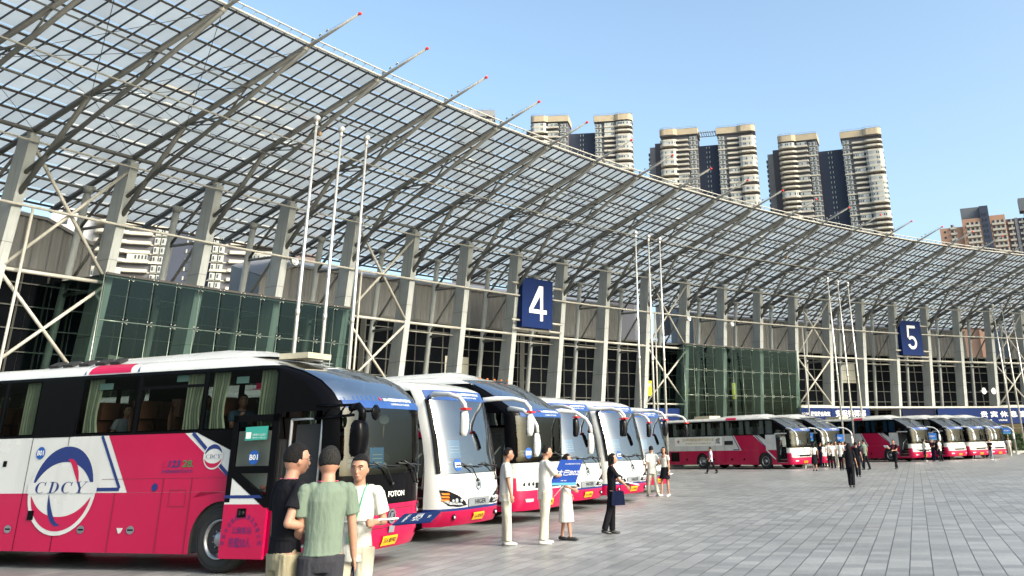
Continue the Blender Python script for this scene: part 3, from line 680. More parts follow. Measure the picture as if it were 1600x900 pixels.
for k in range(14): b.bx(2.0, 3.0, -0.1, 0.1, Z-3-k*3.05, Z-1.9-k*3.05, 0); b.bx(22.8, 23.6, -2.75, -2.55, Z+4-k*3.05, Z+5.6-k*3.05, 0); b.bx(24.3, 25.1, -2.75, -2.55, Z+4-k*3.05, Z+5.6-k*3.05, 0)
b.build('window', [TGLS], e)
# ================================================================ coaches
BWHITE = mat('coach_white', (0.56, 0.56, 0.54), 0.25, 0, 0.06, 0.8, coat=0.6, stain=0.10)
BRED = mat('coach_magenta', (0.41, 0.0015, 0.05), 0.35, 0, 0.08, 0.8, coat=0.25, spec=0.3)
BBLK = mat('coach_black_gloss', (0.003, 0.003, 0.004), 0.2, spec=0.07)
BBLUE = mat('coach_blue', (0.006, 0.02, 0.13), 0.35)
RUBBER = mat('rubber', (0.018, 0.018, 0.018), 0.75, 0, 0.3, 6)
RIM = mat('wheel_rim', (0.35, 0.35, 0.36), 0.3, 0.8, 0.2, 8)
HOLE = mat('dark_hole', (0.008, 0.008, 0.008), 0.8)
INNER = mat('coach_inner', (0.02, 0.02, 0.022), 0.8)
STEPR = mat('step_red', (0.07, 0.006, 0.008), 0.6)
STEPM = mat('step_edge', (0.5, 0.5, 0.48), 0.35, 0.6)
CURT_G = mat('pale_green_curtain', (0.42, 0.46, 0.33), 0.85, 0, 0.12, 5)
CURT_W = mat('white_curtain', (0.62, 0.62, 0.60), 0.85, 0, 0.12, 5)
CURT_B = mat('blue_curtain', (0.06, 0.16, 0.32), 0.85, 0, 0.12, 5)
SEATB = mat('brown_seat', (0.07, 0.024, 0.012), 0.6, 0, 0.2, 4)
SEATW = mat('seat_cover_white', (0.55, 0.54, 0.52), 0.8)
WINGL = glassmat('side_window_glass', (0.40, 0.44, 0.42), 0.004, 0.01, 0.04, 0.10)
WSGL = glassmat('windscreen_glass', (0.28, 0.33, 0.33), 0.05, 0.015, 0.08, 0.35)
WSB = glassmat('tall_windscreen_glass', (0.36, 0.42, 0.42), 0.24, 0.015, 0.25, 0.8)
UPGL = glassmat('upper_windscreen_glass', (0.06, 0.10, 0.13), 0.5, 0.02, 0.12, 0.95)
BANNER = mat('blue_banner', (0.02, 0.065, 0.22), 0.5, 0, 0.35, 1.6, spec=0.3)
BADGE = mat('badge_blue', (0.006, 0.07, 0.30), 0.5)
TEAL = mat('teal_sticker', (0.03, 0.30, 0.24), 0.4)
PAPER = mat('light_blue_notice', (0.12, 0.35, 0.65), 0.5)
YPLATE = mat('yellow_plate', (0.72, 0.36, 0.01), 0.4)
BLACKINK = mat('black_ink', (0.01, 0.01, 0.012), 0.5)
GOLD = mat('gold_lettering', (0.48, 0.34, 0.12), 0.4)
LAMPG = mat('lamp_glass', (0.55, 0.57, 0.58), 0.08, 0.5, 0.4, 25)
LAMPD = mat('lamp_dark', (0.008, 0.008, 0.01), 0.2, spec=0.2)
AMBER = mat('amber_lens', (0.8, 0.18, 0.01), 0.2)
CHROME = mat('chrome', (0.7, 0.7, 0.7), 0.12, 1.0)
GRILLE = mat('silver_grille', (0.32, 0.34, 0.36), 0.3, 0.5)
AIRC = mat('roof_unit_beige', (0.42, 0.38, 0.28), 0.5, 0, 0.1, 3)
SEAM = mat('panel_seam', (0.10, 0.01, 0.02), 0.6)
GREENINK = mat('green_ink', (0.02, 0.16, 0.05), 0.5)
FLAGR = mat('red_flag', (0.55, 0.01, 0.01), 0.6)
WID = 1.275
def top_w(z, zg, zt):
    if z <= zg: return WID
    t = min(1, (z-zg)/(zt-zg)); return WID-0.42*(1-math.sqrt(max(0, 1-t*t)))
KIND = {
 'A': dict(zg=3.19, zt=3.40, belt=2.14, xf=[(0.28, -.10), (0.4, -.03), (0.6, 0.0), (1.0, -.01), (1.5, -.03), (2.44, -.10), (2.52, -.12), (2.7, -.26), (2.9, -.52), (3.05, -.85), (3.19, -1.35), (3.27, -1.75), (3.40, -2.3)],
    a=0.50, rings=[.28, .40, .55, .75, .95, 1.21, 1.48, 1.75, 2.0, 2.14, 2.20, 2.30, 2.42, 2.47, 2.53, 2.62, 2.70, 2.80, 2.90, 2.97, 3.05, 3.12, 3.19, 3.24, 3.29, 3.335, 3.37, 3.39, 3.40],
    wins=[(-11.3, -10.3), (-10.1, -8.85), (-8.7, -7.75), (-7.62, -6.86), (-5.78, -4.55), (-4.40, -3.08), (-2.96, -1.55)], low=(2.20, 3.12), glass=(1.48, 2.42), up=(2.62, 3.19)),
 'B': dict(zg=3.02, zt=3.24, belt=2.0, xf=[(0.28, -.10), (0.45, 0.0), (0.95, 0.0), (1.3, -.06), (2.0, -.20), (2.76, -.42), (3.02, -.58), (3.12, -.8), (3.2, -1.15), (3.24, -1.7)],
    a=0.46, rings=[.28, .40, .57, .62, .66, .80, .98, 1.15, 1.28, 1.35, 1.6, 1.85, 2.0, 2.06, 2.3, 2.55, 2.76, 2.80, 2.90, 3.0, 3.02, 3.08, 3.13, 3.17, 3.205, 3.23, 3.24],
    wins=[(-11.3, -9.9), (-9.8, -8.3), (-8.2, -6.7), (-6.6, -5.1), (-5.0, -3.5), (-3.4, -1.75)], low=(2.06, 3.0), glass=(1.35, 2.76), up=None),
 'C': dict(zg=3.19, zt=3.40, belt=2.18, xf=[(0.28, -.10), (0.4, -.02), (0.6, 0.0), (1.15, -.06), (1.4, -.05), (2.34, -.10), (2.46, -.12), (2.6, -.32), (2.8, -.66), (3.0, -1.05), (3.19, -1.5), (3.27, -1.8), (3.40, -2.4)],
    a=0.50, rings=[.28, .40, .55, .72, .85, 1.0, 1.15, 1.21, 1.32, 1.42, 1.75, 2.0, 2.18, 2.24, 2.34, 2.40, 2.46, 2.52, 2.60, 2.70, 2.80, 2.90, 3.0, 3.08, 3.12, 3.19, 3.24, 3.29, 3.335, 3.37, 3.39, 3.40],
    wins=[(-11.0, -9.45), (-9.35, -7.70), (-7.58, -5.95), (-5.80, -4.15), (-4.0, -2.38), (-2.25, -1.62)], low=(2.24, 3.12), glass=(1.42, 2.34), up=(2.52, 3.24)),
}
def cappt(K, th, z, off=0.0):
    """point of the rounded front at angle th (-90 right .. 90 left), height z"""
    w_ = top_w(z, K['zg'], K['zt']); xf = interp(K['xf'], z); a = K['a']; n = 2/2.7
    s_, c = math.sin(R_(th)), max(0.0, math.cos(R_(th)))
    y = w_*math.copysign(abs(s_)**n, s_); x = xf-a+a*c**n
    if off:
        nx, ny = c**(2-n), math.copysign(abs(s_)**(2-n), s_)*a/w_; L_ = math.hypot(nx, ny) or 1
        dz = (interp(K['xf'], z+0.04)-interp(K['xf'], z-0.04))/0.08; v = Vector((nx/L_, ny/L_, -dz*nx/L_)).normalized()
        return Vector((x, y, z))+v*off
    return Vector((x, y, z))
def yth(K, y, z=1.5): return math.degrees(math.asin(max(-1, min(1, abs(y)/WID))**(2.7/2)))*(1 if y >= 0 else -1)
def cappatch(b, K, t0, t1, z0, z1, off, mi=0, nt=14, nz=6, top=None, bot=None):
    vs_ = []
    for j in range(nz+1):
        for k in range(nt+1):
            th = lerp(t0, t1, k/nt); a = z0 if bot is None else bot(th); c = z1 if top is None else top(th)
            vs_.append(cappt(K, th, lerp(a, c, j/nz), off))
    fs_ = [(j*(nt+1)+k, j*(nt+1)+k+1, (j+1)*(nt+1)+k+1, (j+1)*(nt+1)+k) for j in range(nz) for k in range(nt)]
    b.add(vs_, fs_, mi, True)
def on_front(b, K, y0, y1, z0, z1, off, mi=0, nt=6, nz=3):
    cappatch(b, K, yth(K, y0), yth(K, y1), z0, z1, off, mi, nt, nz)
def frontfill(b, K, poly, sg, off, mi=0, n=12):
    ys = [p[0] for p in poly]; y0, y1 = min(ys), max(ys); rows = []
    for k in range(n+1):
        y = lerp(y0+1e-4, y1-1e-4, k/n); zz = []
        for (a, c), (d, e) in zip(poly, poly[1:]+poly[:1]):
            if (a-y)*(d-y) <= 0 and abs(a-d) > 1e-9: zz.append(c+(e-c)*(y-a)/(d-a))
        if zz: rows.append((y, min(zz), max(zz)))
    for (y, a, c), (y2, a2, c2) in zip(rows, rows[1:]):
        b.add([cappt(K, yth(K, sg*y), a, off), cappt(K, yth(K, sg*y2), a2, off), cappt(K, yth(K, sg*y2), c2, off), cappt(K, yth(K, sg*y), c, off)], [(0, 1, 2, 3)], mi)
def fronttext(b, K, st, yc, z, h, w_, off, mi=0, bold=0.0):
    """lettering lying on the front; reads from the bus's right (-y) to its left (+y)"""
    vs_, fs_, asp = textgeo(st, bold)
    if w_ is None: w_ = asp*h
    b.add([cappt(K, yth(K, yc+(x-0.5)*w_), z+y*h, off) for x, y in vs_], fs_, mi)
def sidepoly(b, pts, off=0.003, mi=0, sgn=-1):
    p = [(x, sgn*(WID+off), z) for x, z in pts]; b.add(p, [tuple(range(len(p)))], mi)
def sidestrip(b, p, q, w_, off=0.006, mi=0):
    d = Vector((q[0]-p[0], q[1]-p[1])).normalized(); n_ = Vector((-d.y, d.x))*(w_/2)
    sidepoly(b, [(p[0]+n_.x, p[1]+n_.y), (q[0]+n_.x, q[1]+n_.y), (q[0]-n_.x, q[1]-n_.y), (p[0]-n_.x, p[1]-n_.y)], off, mi)
def cres(b, cx, cz, rx, rz, t0, t1, T, off, mi, n=26, pw=0.8, base=0.0):
    """crescent on the side: outer ellipse, thickness growing towards its middle"""
    for k in range(n):
        q = []
        for u in (k/n, (k+1)/n):
            t = R_(lerp(t0, t1, u)); th = base+T*max(0, math.sin(math.pi*u))**pw
            q.append(((cx+rx*math.cos(t), cz+rz*math.sin(t)), (cx+(rx-th)*math.cos(t), cz+(rz-th)*math.sin(t))))
        sidepoly(b, [q[0][0], q[1][0], q[1][1], q[0][1]], off, mi)
def serif(b, ch, x, z, h, off, mi, sh=0.18, wx=1.0):
    S = lambda pts: sidepoly(b, [(x+px*h*wx+sh*pz*h, z+pz*h) for px, pz in pts], off, mi)
    if ch == 'C' or ch == 'D':
        t0, t1 = (50, 310) if ch == 'C' else (-90, 90); cx_ = 0.46 if ch == 'C' else 0.34; rx = 0.44 if ch == 'C' else 0.52; n = 18
        for k in range(n):
            q = []
            for u in (k/n, (k+1)/n):
                t = R_(lerp(t0, t1, u)); T = 0.03+0.17*math.sin(math.pi*u)**1.3
                q.append(((cx_+rx*math.cos(t), .5+.5*math.sin(t)), (cx_+(rx-T)*math.cos(t), .5+(.5-0.03-T*0.1)*math.sin(t))))
            S([q[0][0], q[1][0], q[1][1], q[0][1]])
        if ch == 'C': S([(.72, .66), (.78, .66), (.80, 1.0), (.74, .98)])
        else: S([(.18, 0), (.36, 0), (.36, 1), (.18, 1)]); S([(.05, 0), (.4, 0), (.4, .05), (.05, .05)]); S([(.05, .95), (.4, .95), (.4, 1), (.05, 1)])
    else:
        S([(.08, .95), (.28, .95), (.52, .45), (.36, .42)]); S([(.80, .95), (.86, .95), (.55, .45), (.50, .45)]); S([(.36, 0), (.54, 0), (.54, .5), (.36, .5)])
        S([(0, .95), (.4, .95), (.4, 1), (0, 1)]); S([(.66, .95), (.98, .95), (.98, 1), (.66, 1)]); S([(.24, 0), (.66, 0), (.66, .05), (.24, .05)])
_busmesh = {}
def wheelmesh():
    if 'w' in _busmesh: return _busmesh['w']
    b = MB(); b.lathe([(0.30, 0.13), (0.36, 0.15), (0.46, 0.14), (0.495, 0.10), (0.50, 0.0), (0.495, -0.10), (0.46, -0.14), (0.30, -0.13)], (0, 0, 0), 'Y', 36)
    for r in (0.40, 0.44): b.lathe([(r-0.006, 0.1515), (r, 0.156), (r+0.006, 0.1505)], (0, 0, 0), 'Y', 36)
    t = b.mesh('tyre', [RUBBER])
    b = MB(); b.lathe([(0.30, 0.13), (0.295, 0.155), (0.275, 0.15), (0.265, 0.09), (0.235, 0.055), (0.13, 0.075), (0.115, 0.13), (0.07, 0.16), (0.0, 0.165)], (0, 0, 0), 'Y', 36, 0)
    for k in range(10):
        a = 2*math.pi*k/10; c = (0.185*math.cos(a), 0.072, 0.185*math.sin(a)); b.lathe([(0.03, 0), (0.026, 0.008), (0, 0.008)], c, 'Y', 10, 1)
        a += math.pi/10; c = (0.14*math.cos(a), 0.09, 0.14*math.sin(a)); b.lathe([(0.013, 0), (0.012, 0.03), (0, 0.03)], c, 'Y', 6, 0, False)
    r = b.mesh('rim', [RIM, HOLE]); _busmesh['w'] = (t, r); return t, r
def seatmesh(m, cov=None):
    b = MB()
    prof = [(0, 0.0), (0.02, 0.35), (-0.06, 0.75), (-0.05, 0.95), (-0.13, 0.97), (-0.17, 0.75), (-0.12, 0.3), (-0.12, 0)]
    for y in (-0.24, 0.24):
        vs_ = []
        for yy, sc_ in ((y-0.22, .9), (y-0.18, 1), (y+0.18, 1), (y+0.22, .9)): vs_ += [(x, yy, z*sc_+0.02) for x, z in prof]
        n = 8; fs_ = [(j*n+k, j*n+(k+1) % n, (j+1)*n+(k+1) % n, (j+1)*n+k) for j in range(3) for k in range(n)]+[tuple(range(n)), tuple(range(4*n-1, 3*n-1, -1))]
        b.add(vs_, fs_, 0, True); b.bx(-0.16, 0.03, y-0.19, y+0.19, 0.70, 1.0, 1); b.bx(-0.02, 0.42, y-0.21, y+0.21, -0.05, 0.1, 0)
    return b.mesh('seat', [m, cov or SEATW])
def curtain(w_, h, gathered=1.0, seed=0):
    rnd = random.Random(seed); b = MB(); n = 28; vs_ = []; m = 5
    for j in range(m+1):
        v = j/m; wv = w_*(1-0.35*gathered*math.sin(math.pi*min(1, v*1.0))*v)
        for k in range(n+1):
            u = k/n; vs_.append((u*wv, 0.025*math.sin(u*38+seed)+0.01*math.sin(u*90), h*(1-v)))
    b.add(vs_, [(j*(n+1)+k, j*(n+1)+k+1, (j+1)*(n+1)+k+1, (j+1)*(n+1)+k) for j in range(m) for k in range(n)], 0, True)
    return b
def shell(K, kind):
    """body skin with real openings for windows, screens, door and wheel arches"""
    xs = sorted(set([-11.98, -11.6]+[x for w_ in K['wins'] for x in w_]+[-8.76, -7.44, -3.02, -1.78, -1.40, -0.56]))
    ths = [-90, -78, -64, -52, -40, -28, -14, 0, 14, 28, 40, 52, 64, 78, 90]
    cols = []
    zs = K['rings']
    def ringpts(z):
        w_ = top_w(z, K['zg'], K['zt']); xe = interp(K['xf'], z)-K['a']; rx = -12.0+(0.25*max(0, (z-K['zg'])/(K['zt']-K['zg'])) if z > K['zg'] else 0)
        p = [(rx, -w_*0.5), (rx, -w_+0.18), (rx+0.06, -w_+0.05)]
        p += [(min(max(x, rx+0.18), xe-0.002*(len(xs)-k)), -w_) for k, x in enumerate(xs)]
        p += [(q.x, q.y) for q in (cappt(K, th, z) for th in ths)]
        p += [(min(max(x, rx+0.18), xe-0.002*(len(xs)-k)), w_) for k, x in reversed(list(enumerate(xs)))]
        p += [(rx+0.06, w_-0.05), (rx, w_-0.18), (rx, w_*0.5)]
        return p
    rings = [ringpts(z) for z in zs]; n = len(rings[0]); b = MB()
    vs_ = [(x, y, z) for r, z in zip(rings, zs) for x, y in r]; fs_ = []; mi = []
    nx = len(xs); low, hi = K['low']; g0, g1 = K['glass']; up_ = K['up']; belt = K['belt']
    base = 0
    for j in range(len(zs)-1):
        zc = (zs[j]+zs[j+1])/2
        for k in range(n):
            k2 = (k+1) % n; side = None; xc = None
            if 3 <= k < 3+nx-1: side = 'R'; xc = (xs[k-3]+xs[k-2])/2
            elif 3+nx+len(ths) <= k < 3+nx+len(ths)+nx-1: q = k-(3+nx+len(ths)); side = 'L'; xc = (xs[nx-1-q]+xs[nx-2-q])/2
            cap = 3+nx-1 <= k < 3+nx+len(ths)
            m = 0
            if side:
                if low < zc < hi and any(a < xc < c for a, c in K['wins']): continue
                if side == 'R' and -1.40 < xc < -0.56 and 0.40 < zc < K['low'][0]+0.22: continue
                if zc < 1.12 and (-8.76 < xc < -7.44 or -3.02 < xc < -1.78): continue
                m = 1 if zc < 1.21 else 0
                if belt < zc < K['zg']: m = 2
                if kind == 'B' and xc > -1.40: m = 0 if xc > -0.56 or zc > 2.3 else 2
                if kind == 'B' and -1.75 < xc and zc > 2.3 and zc < 3.0: m = 2
                if kind == 'A' and xc > -1.6 and zc > 0.95: m = 2
                if kind == 'C' and xc > -1.5 and belt > zc > 1.0: m = 2
            if cap:
                kk = k-(3+nx); th = (ths[kk]+ths[kk+1])/2 if 0 <= kk < len(ths)-1 else 90
                if abs(th) < 60 and g0 < zc < g1: continue
                if up_ and abs(th) < 52 and up_[0] < zc < up_[1]: continue
                if kind == 'A': m = 1 if zc < 0.95 else (2 if zc < K['zg'] else 0); 
                elif kind == 'B': m = 1 if zc < .57 else (3 if zc < .62 else (0 if abs(th) > 60 else (2 if 1.28 < zc < 2.80 else 0)))
                else: m = 1 if (zc < .72 or (abs(th) > 60 and zc < 1.0)) else (0 if zc < 1.32 else (2 if zc < K['zg']-0.02 else 0))
            fs_.append((j*n+k, j*n+k2, (j+1)*n+k2, (j+1)*n+k)); mi.append(m)
    fs_.append(tuple(len(vs_)-n+k for k in range(n))); mi.append(0)
    o = len(b.v); b.v += vs_; b.f += fs_; b.m += mi; b.s += [True]*len(fs_)
    # wheel arches
    for xc in (-8.1, -2.4):
        for sg in (-1, 1):
            N = 16; A = [(xc+0.57*math.cos(math.pi*t/N), 0.50+0.57*math.sin(math.pi*t/N)) for t in range(N+1)]
            A = [(xc+0.57, 0.28)]+A+[(xc-0.57, 0.28)]
            def rect(x, z):
                dx, dz = x-xc, z-0.5
                if z <= 0.5: return (xc+math.copysign(0.66 if xc < -5 else 0.62, dx), z)
                s_ = min((0.66 if xc < -5 else 0.62)/max(abs(dx), 1e-6), 0.65/max(dz, 1e-6)); return (xc+dx*s_, 0.5+dz*s_)
            xr0, xr1 = (-8.76, -7.44) if xc < -5 else (-3.02, -1.78); ztop = 1.21
            Rr = []
            for x, z in A:
                dx, dz = x-xc, z-0.5; hw = (xr1-xr0)/2
                if z <= 0.5: Rr.append((xr1 if dx > 0 else xr0, z))
                else:
                    s_ = min(hw/max(abs(dx), 1e-6), (ztop-0.5)/max(dz, 1e-6)); Rr.append((xc+dx*s_, 0.5+dz*s_))
            vs_ = [(x, sg*WID, z) for x, z in A]+[(x, sg*WID, z) for x, z in Rr]+[(x, sg*(WID-0.55), z) for x, z in A]; m = len(A)
            b.add(vs_, [(k, k+1, m+k+1, m+k) for k in range(m-1)], 1); b.add(vs_, [(k, k+1, 2*m+k+1, 2*m+k) for k in range(m-1)], 4)
            for cx_ in (xr0, xr1): b.poly([(cx_, sg*(WID), 1.12), (cx_, sg*WID, 1.21), (xc, sg*WID, 1.21)], 1)
    return b
def bus(kind, O, head, label, name='coach', opts=None):
    o_ = opts or {}; K = KIND[kind]; R0 = empty(name, (O[0], O[1], 0), head, label, 'bus', 'coaches parked at the kerb')
    if o_.get('zs'): R0.scale = (1, 1, o_['zs'])
    key = kind
    if key not in _busmesh:
        _busmesh[key] = shell(K, kind).mesh('body', [BWHITE, BRED, BBLK, BBLUE, HOLE])
    body = put('body', _busmesh[key], R0)
    # underside, floor, bulkheads
    if ('in', kind) not in _busmesh:
        b = MB(); b.bx(-11.9, -0.5, -1.2, 1.2, 0.30, 0.40); b.bx(-11.7, -1.6, -1.2, 1.2, 1.18, 1.28); b.bx(-11.85, -11.75, -1.2, 1.2, 0.4, 3.1)
        b.bx(-11.9, -2.0, -1.2, 1.2, 3.13, 3.16) if kind != 'B' else b.bx(-11.9, -1.6, -1.2, 1.2, 3.0, 3.03)
        b.bx(-3.0, -1.5, -1.2, 0.2, 0.4, 1.2); b.bx(-1.7, -1.6, -1.2, -0.3, 1.2, 1.9)
        _busmesh[('in', kind)] = b.mesh('floor', [INNER])
    put('floor', _busmesh[('in', kind)], R0)
    # dashboard, wheel, driver's partition
    if ('dash', kind) not in _busmesh:
        b = MB(); zz = K['glass'][0]
        b.prism([(-0.25, -1.05, zz-0.15), (-0.28, 1.05, zz-0.15), (-0.28, 1.05, zz+0.03), (-0.25, -1.05, zz+0.03)], (-0.45, 0, -0.05), 0)
        b.ell((-0.75, 0.62, zz+0.16), (0.16, 0.34, 0.14), 0, 14, 8); b.ell((-0.6, -0.3, zz+0.05), (0.2, 0.35, 0.09), 0, 12, 6)
        pts = [(-0.95+0.10*math.sin(t), 0.62+0.23*math.cos(t), zz+0.18+0.20*math.sin(t)) for t in [2*math.pi*k/16 for k in range(17)]]; b.tube(pts, 0.015, 6, 0)
        b.bx(-0.62, -0.6, -0.45, -0.2, zz+0.05, zz+0.18, 1); b.tube([(-0.5, 0.05, zz), (-0.5, 0.1, zz+0.25)], 0.012, 6)
        for yy in (-0.6, -0.1, 0.35): b.ell((-0.45, yy, zz+0.06), (0.06, 0.09, 0.06), 1, 8, 6)
        _busmesh[('dash', kind)] = b.mesh('dashboard', [INNER, SEATW])
    put('dashboard', _busmesh[('dash', kind)], R0)
    # glass
    if ('gl', kind) not in _busmesh:
        g0, g1 = K['glass']; b = MB(); cappatch(b, K, -64, 64, g0-0.06, g1+0.05, 0.012, 0, 24, 10)
        if kind == 'B':
            for t0_, t1_ in ((-70, -60), (60, 70)): cappatch(b, K, t0_, t1_, g0-0.05, g1+0.04, 0.022, 1, 6, 10)
        _busmesh[('gl', kind)] = b.mesh('windscreen', [WSB if kind == 'B' else WSGL, BBLK])
        if K['up']:
            b = MB(); u0, u1 = K['up']
            cappatch(b, K, -64, 64, u0-0.05, u1+0.03, 0.02, 0, 24, 12, bot=lambda th: u0-0.05); _busmesh[('up', kind)] = b.mesh('upper_windscreen', [UPGL])
        b = MB(); b.add([(-11.4, -1, 0)]*0, [])
        for sg in (-1, 1):
            for a, c in K['wins']: b.add([(a-.03, sg*(WID+.004), K['low'][0]-.02), (c+.03, sg*(WID+.004), K['low'][0]-.02), (c+.03, sg*(WID+.004), K['low'][1]+.02), (a-.03, sg*(WID+.004), K['low'][1]+.02)], [(0, 1, 2, 3)])
        _busmesh[('sw', kind)] = b
        for a, c in K['wins']:
            b = MB(); b.add([(a-.03, -(WID+.004), K['low'][0]-.02), (c+.03, -(WID+.004), K['low'][0]-.02), (c+.03, -(WID+.004), K['low'][1]+.02), (a-.03, -(WID+.004), K['low'][1]+.02)], [(0, 1, 2, 3)])
            _busmesh.setdefault(('swm', kind), []).append(b.mesh('side_window', [WINGL]))
    put('windscreen', _busmesh[('gl', kind)], R0)
    if K['up']: put('upper_windscreen', _busmesh[('up', kind)], R0)
    for me in _busmesh[('swm', kind)]:
        put('side_window', me, R0); q = put('side_window', me, R0); q.scale = (1, -1, 1)
    # wheels
    t, r = wheelmesh()
    for x in (-8.1, -2.4):
        for sg in (-1, 1):
            w_ = empty('wheel', (x, sg*1.10, 0.5), math.pi if sg < 0 else 0, parent=R0)
            put('tyre', t, w_); put('rim', r, w_)
    # bumper underside, seams, boot doors on the right
    # seats and curtains
    sm = o_.get('seat', SEATB); key = ('seat', sm.name)
    if key not in _busmesh: _busmesh[key] = seatmesh(sm, mat('tan_headrest', (0.09, 0.035, 0.02), 0.6) if sm == SEATB else None)
    for k in range(o_.get('rows', 10)):
        for yy in (-0.68, 0.68): put('seat', _busmesh[key], R0, (-2.85-k*0.88, yy, 1.72))
    put('seat', _busmesh[key], R0, (-1.25, 0.62, 1.05))
    cm = o_.get('curt', CURT_W); z0, z1 = K['low']
    for wi, (a, c) in enumerate(K['wins']):
        for q, (x, w_) in enumerate(((a+0.0, 0.34), (c-0.42, 0.42))):
            if o_.get('cskip') and (wi, q) in o_['cskip']: continue
            kk = ('cur', cm.name, q, wi % 2)
            if kk not in _busmesh: _busmesh[kk] = curtain(w_, z1-z0, 1.0, wi*3+q).mesh('curtain', [cm])
            put('curtain', _busmesh[kk], R0, (x, -1.18, z0))
            put('curtain', _busmesh[kk], R0, (x, 1.18, z0))
    # roof air conditioner
    zt = K['zt']
    b = MB(); prof = [(-10.4, .02), (-10.3, .14), (-9.8, .20), (-8.4, .19), (-6.4, .19), (-5.9, .22), (-5.4, .10), (-5.1, .02)] if kind != 'B' else [(-9.6, .02), (-9.4, .16), (-8.8, .2), (-6.5, .2), (-5.9, .16), (-5.2, .02)]
    if kind == 'A': prof = [(-7.5, .02), (-7.42, .13), (-7.1, .19), (-5.5, .20), (-3.3, .24), (-2.8, .20), (-2.3, .09), (-2.05, .02)]
    if kind == 'C': prof = [(-7.0, .02), (-6.9, .10), (-6.4, .17), (-4.5, .19), (-3.0, .20), (-2.75, .14), (-2.5, .02)]
    vs_ = []
    for x, h in prof: vs_ += [(x, y*0.92, zt-0.03+h*max(0.12, 1-abs(y)**3.5)) for y in (-1, -.9, -.6, 0, .6, .9, 1)]
    b.add(vs_, [(k*7+j, k*7+j+1, k*7+j+8, k*7+j+7) for k in range(len(prof)-1) for j in range(6)], 0, True)
    if kind == 'A':
        for x in (-7.15, -6.8, -6.4, -6.0, -5.65): b.box((x+.12, -.86, zt+.062), (.24, .20, .05), 1, Matrix.Rotation(R_(24), 3, 'X'))
    b.build('roof_unit', [BWHITE, HOLE], R0)
    b = MB(); b.bx(-1.95, -1.35, -0.80, -0.15, 3.33, 3.425) if kind == 'A' else b.bx(-3.6, -2.9, -0.4, 0.4, zt-0.02, zt+0.09) if kind == 'B' else b.bx(-9.3, -7.8, -0.6, 0.6, zt-0.02, zt+0.20)
    b.build('roof_hatch', AIRC, R0)
    b = MB()
    for y in (-0.7, -0.35, 0, 0.35, 0.7):
        x = -1.75 if kind != 'B' else -1.2; b.ell((x, y, K['zt']-0.01 if kind == 'B' else 3.33), (0.035, 0.025, 0.02), 0, 8, 6)
    if o_.get('lamps'): b.build('marker_lamp', AMBER, R0)
    # door opening: steps, inner wall
    b = MB()
    for k in range(4): b.bx(-1.38, -0.60, -1.22+k*0.22, 0.1, 0.38+k*0.2, 0.42+k*0.2, 1); b.bx(-1.38, -0.60, -1.0+k*0.22, -0.98+k*0.22, 0.40+k*0.2, 0.6+k*0.2, 0)
    b.bx(-1.5, -1.42, -1.2, -0.1, 0.4, 2.0, 2); b.tube([(-1.2, -1.15, 0.9), (-1.25, -0.9, 1.4), (-1.25, -0.4, 1.7)], 0.02, 6, 1); b.tube([(-0.72, -1.1, 1.0), (-0.72, -1.0, 1.9)], 0.02, 6, 1)
    b.build('door_steps', [STEPR, STEPM, INNER], R0)
    # front: banner, plate, lamps, emblem, wipers
    b = MB()
    if kind == 'A': cappatch(b, K, -60, 60, 2.46, 2.62, 0.02, 0, 20, 3, top=lambda th: 2.66-0.05*(th/60)**2)
    elif kind == 'B': cappatch(b, K, -66, 66, 2.79, 3.0, 0.012, 0, 20, 4)
    else: cappatch(b, K, -52, 52, 2.36, 2.54, 0.02, 0, 20, 3)
    yc = 0.15; zz = {'A': 2.57, 'B': 2.90, 'C': 2.45}[kind]
    fronttext(b, K, '2024成都国际数字文旅大会', yc+0.1, zz, 0.055, 0.95, 0.026, 1, 0.01); fronttext(b, K, '✦', yc-0.45, zz, 0.07, 0.07, 0.026, 2, 0.0)
    fronttext(b, K, '共享美好生活 共创未来', yc+0.1, zz-0.06, 0.032, 0.62, 0.026, 1)
    b.build('banner', [BANNER, WHITE, mat('banner_red', (0.5, 0.02, 0.03))], R0)
    b = MB(); on_front(b, K, 0.02-.22, 0.02+.22, 0.36 if kind != 'A' else 0.33, 0.50 if kind != 'A' else 0.47, 0.02)
    fronttext(b, K, o_.get('plate', '川A·BS902'), 0.02, 0.37 if kind == 'A' else 0.40, 0.075, 0.37, 0.026, 1, 0.01); b.build('number_plate', [YPLATE, BLACKINK], R0)
    b = MB()
    if kind == 'A':
        fronttext(b, K, 'FOTON', 0.13, 1.06, 0.085, 0.50, 0.01, 0, 0.012)
        b.build('lettering', WHITE, R0); b = MB(); ez, er = 0.76, 0.115
    elif kind == 'B':
        on_front(b, K, -0.42, 0.42, 0.63, 0.80, 0.03, 1, 10, 3); fronttext(b, K, 'HIGER', 0.05, 0.665, 0.095, 0.44, 0.036, 0, 0.016)
        b.build('grille', [BLACKINK, GRILLE], R0); b = MB(); ez, er = 1.06, 0.115
    else:
        on_front(b, K, -0.62, 0.62, 0.76, 0.88, 0.02, 0, 10, 2); b.build('grille', [LAMPD], R0); b = MB(); ez, er = 1.06, 0.085
    for k in range(20):
        a0, a1 = 2*math.pi*k/20, 2*math.pi*(k+1)/20
        f = lambda r, a: cappt(K, yth(K, r*math.cos(a)), ez+r*math.sin(a), 0.022)
        b.add([f(er, a0), f(er, a1), f(er*0.72, a1), f(er*0.72, a0)], [(0, 1, 2, 3)], 0)
    f = lambda y, z: cappt(K, yth(K, y), ez+z, 0.024)
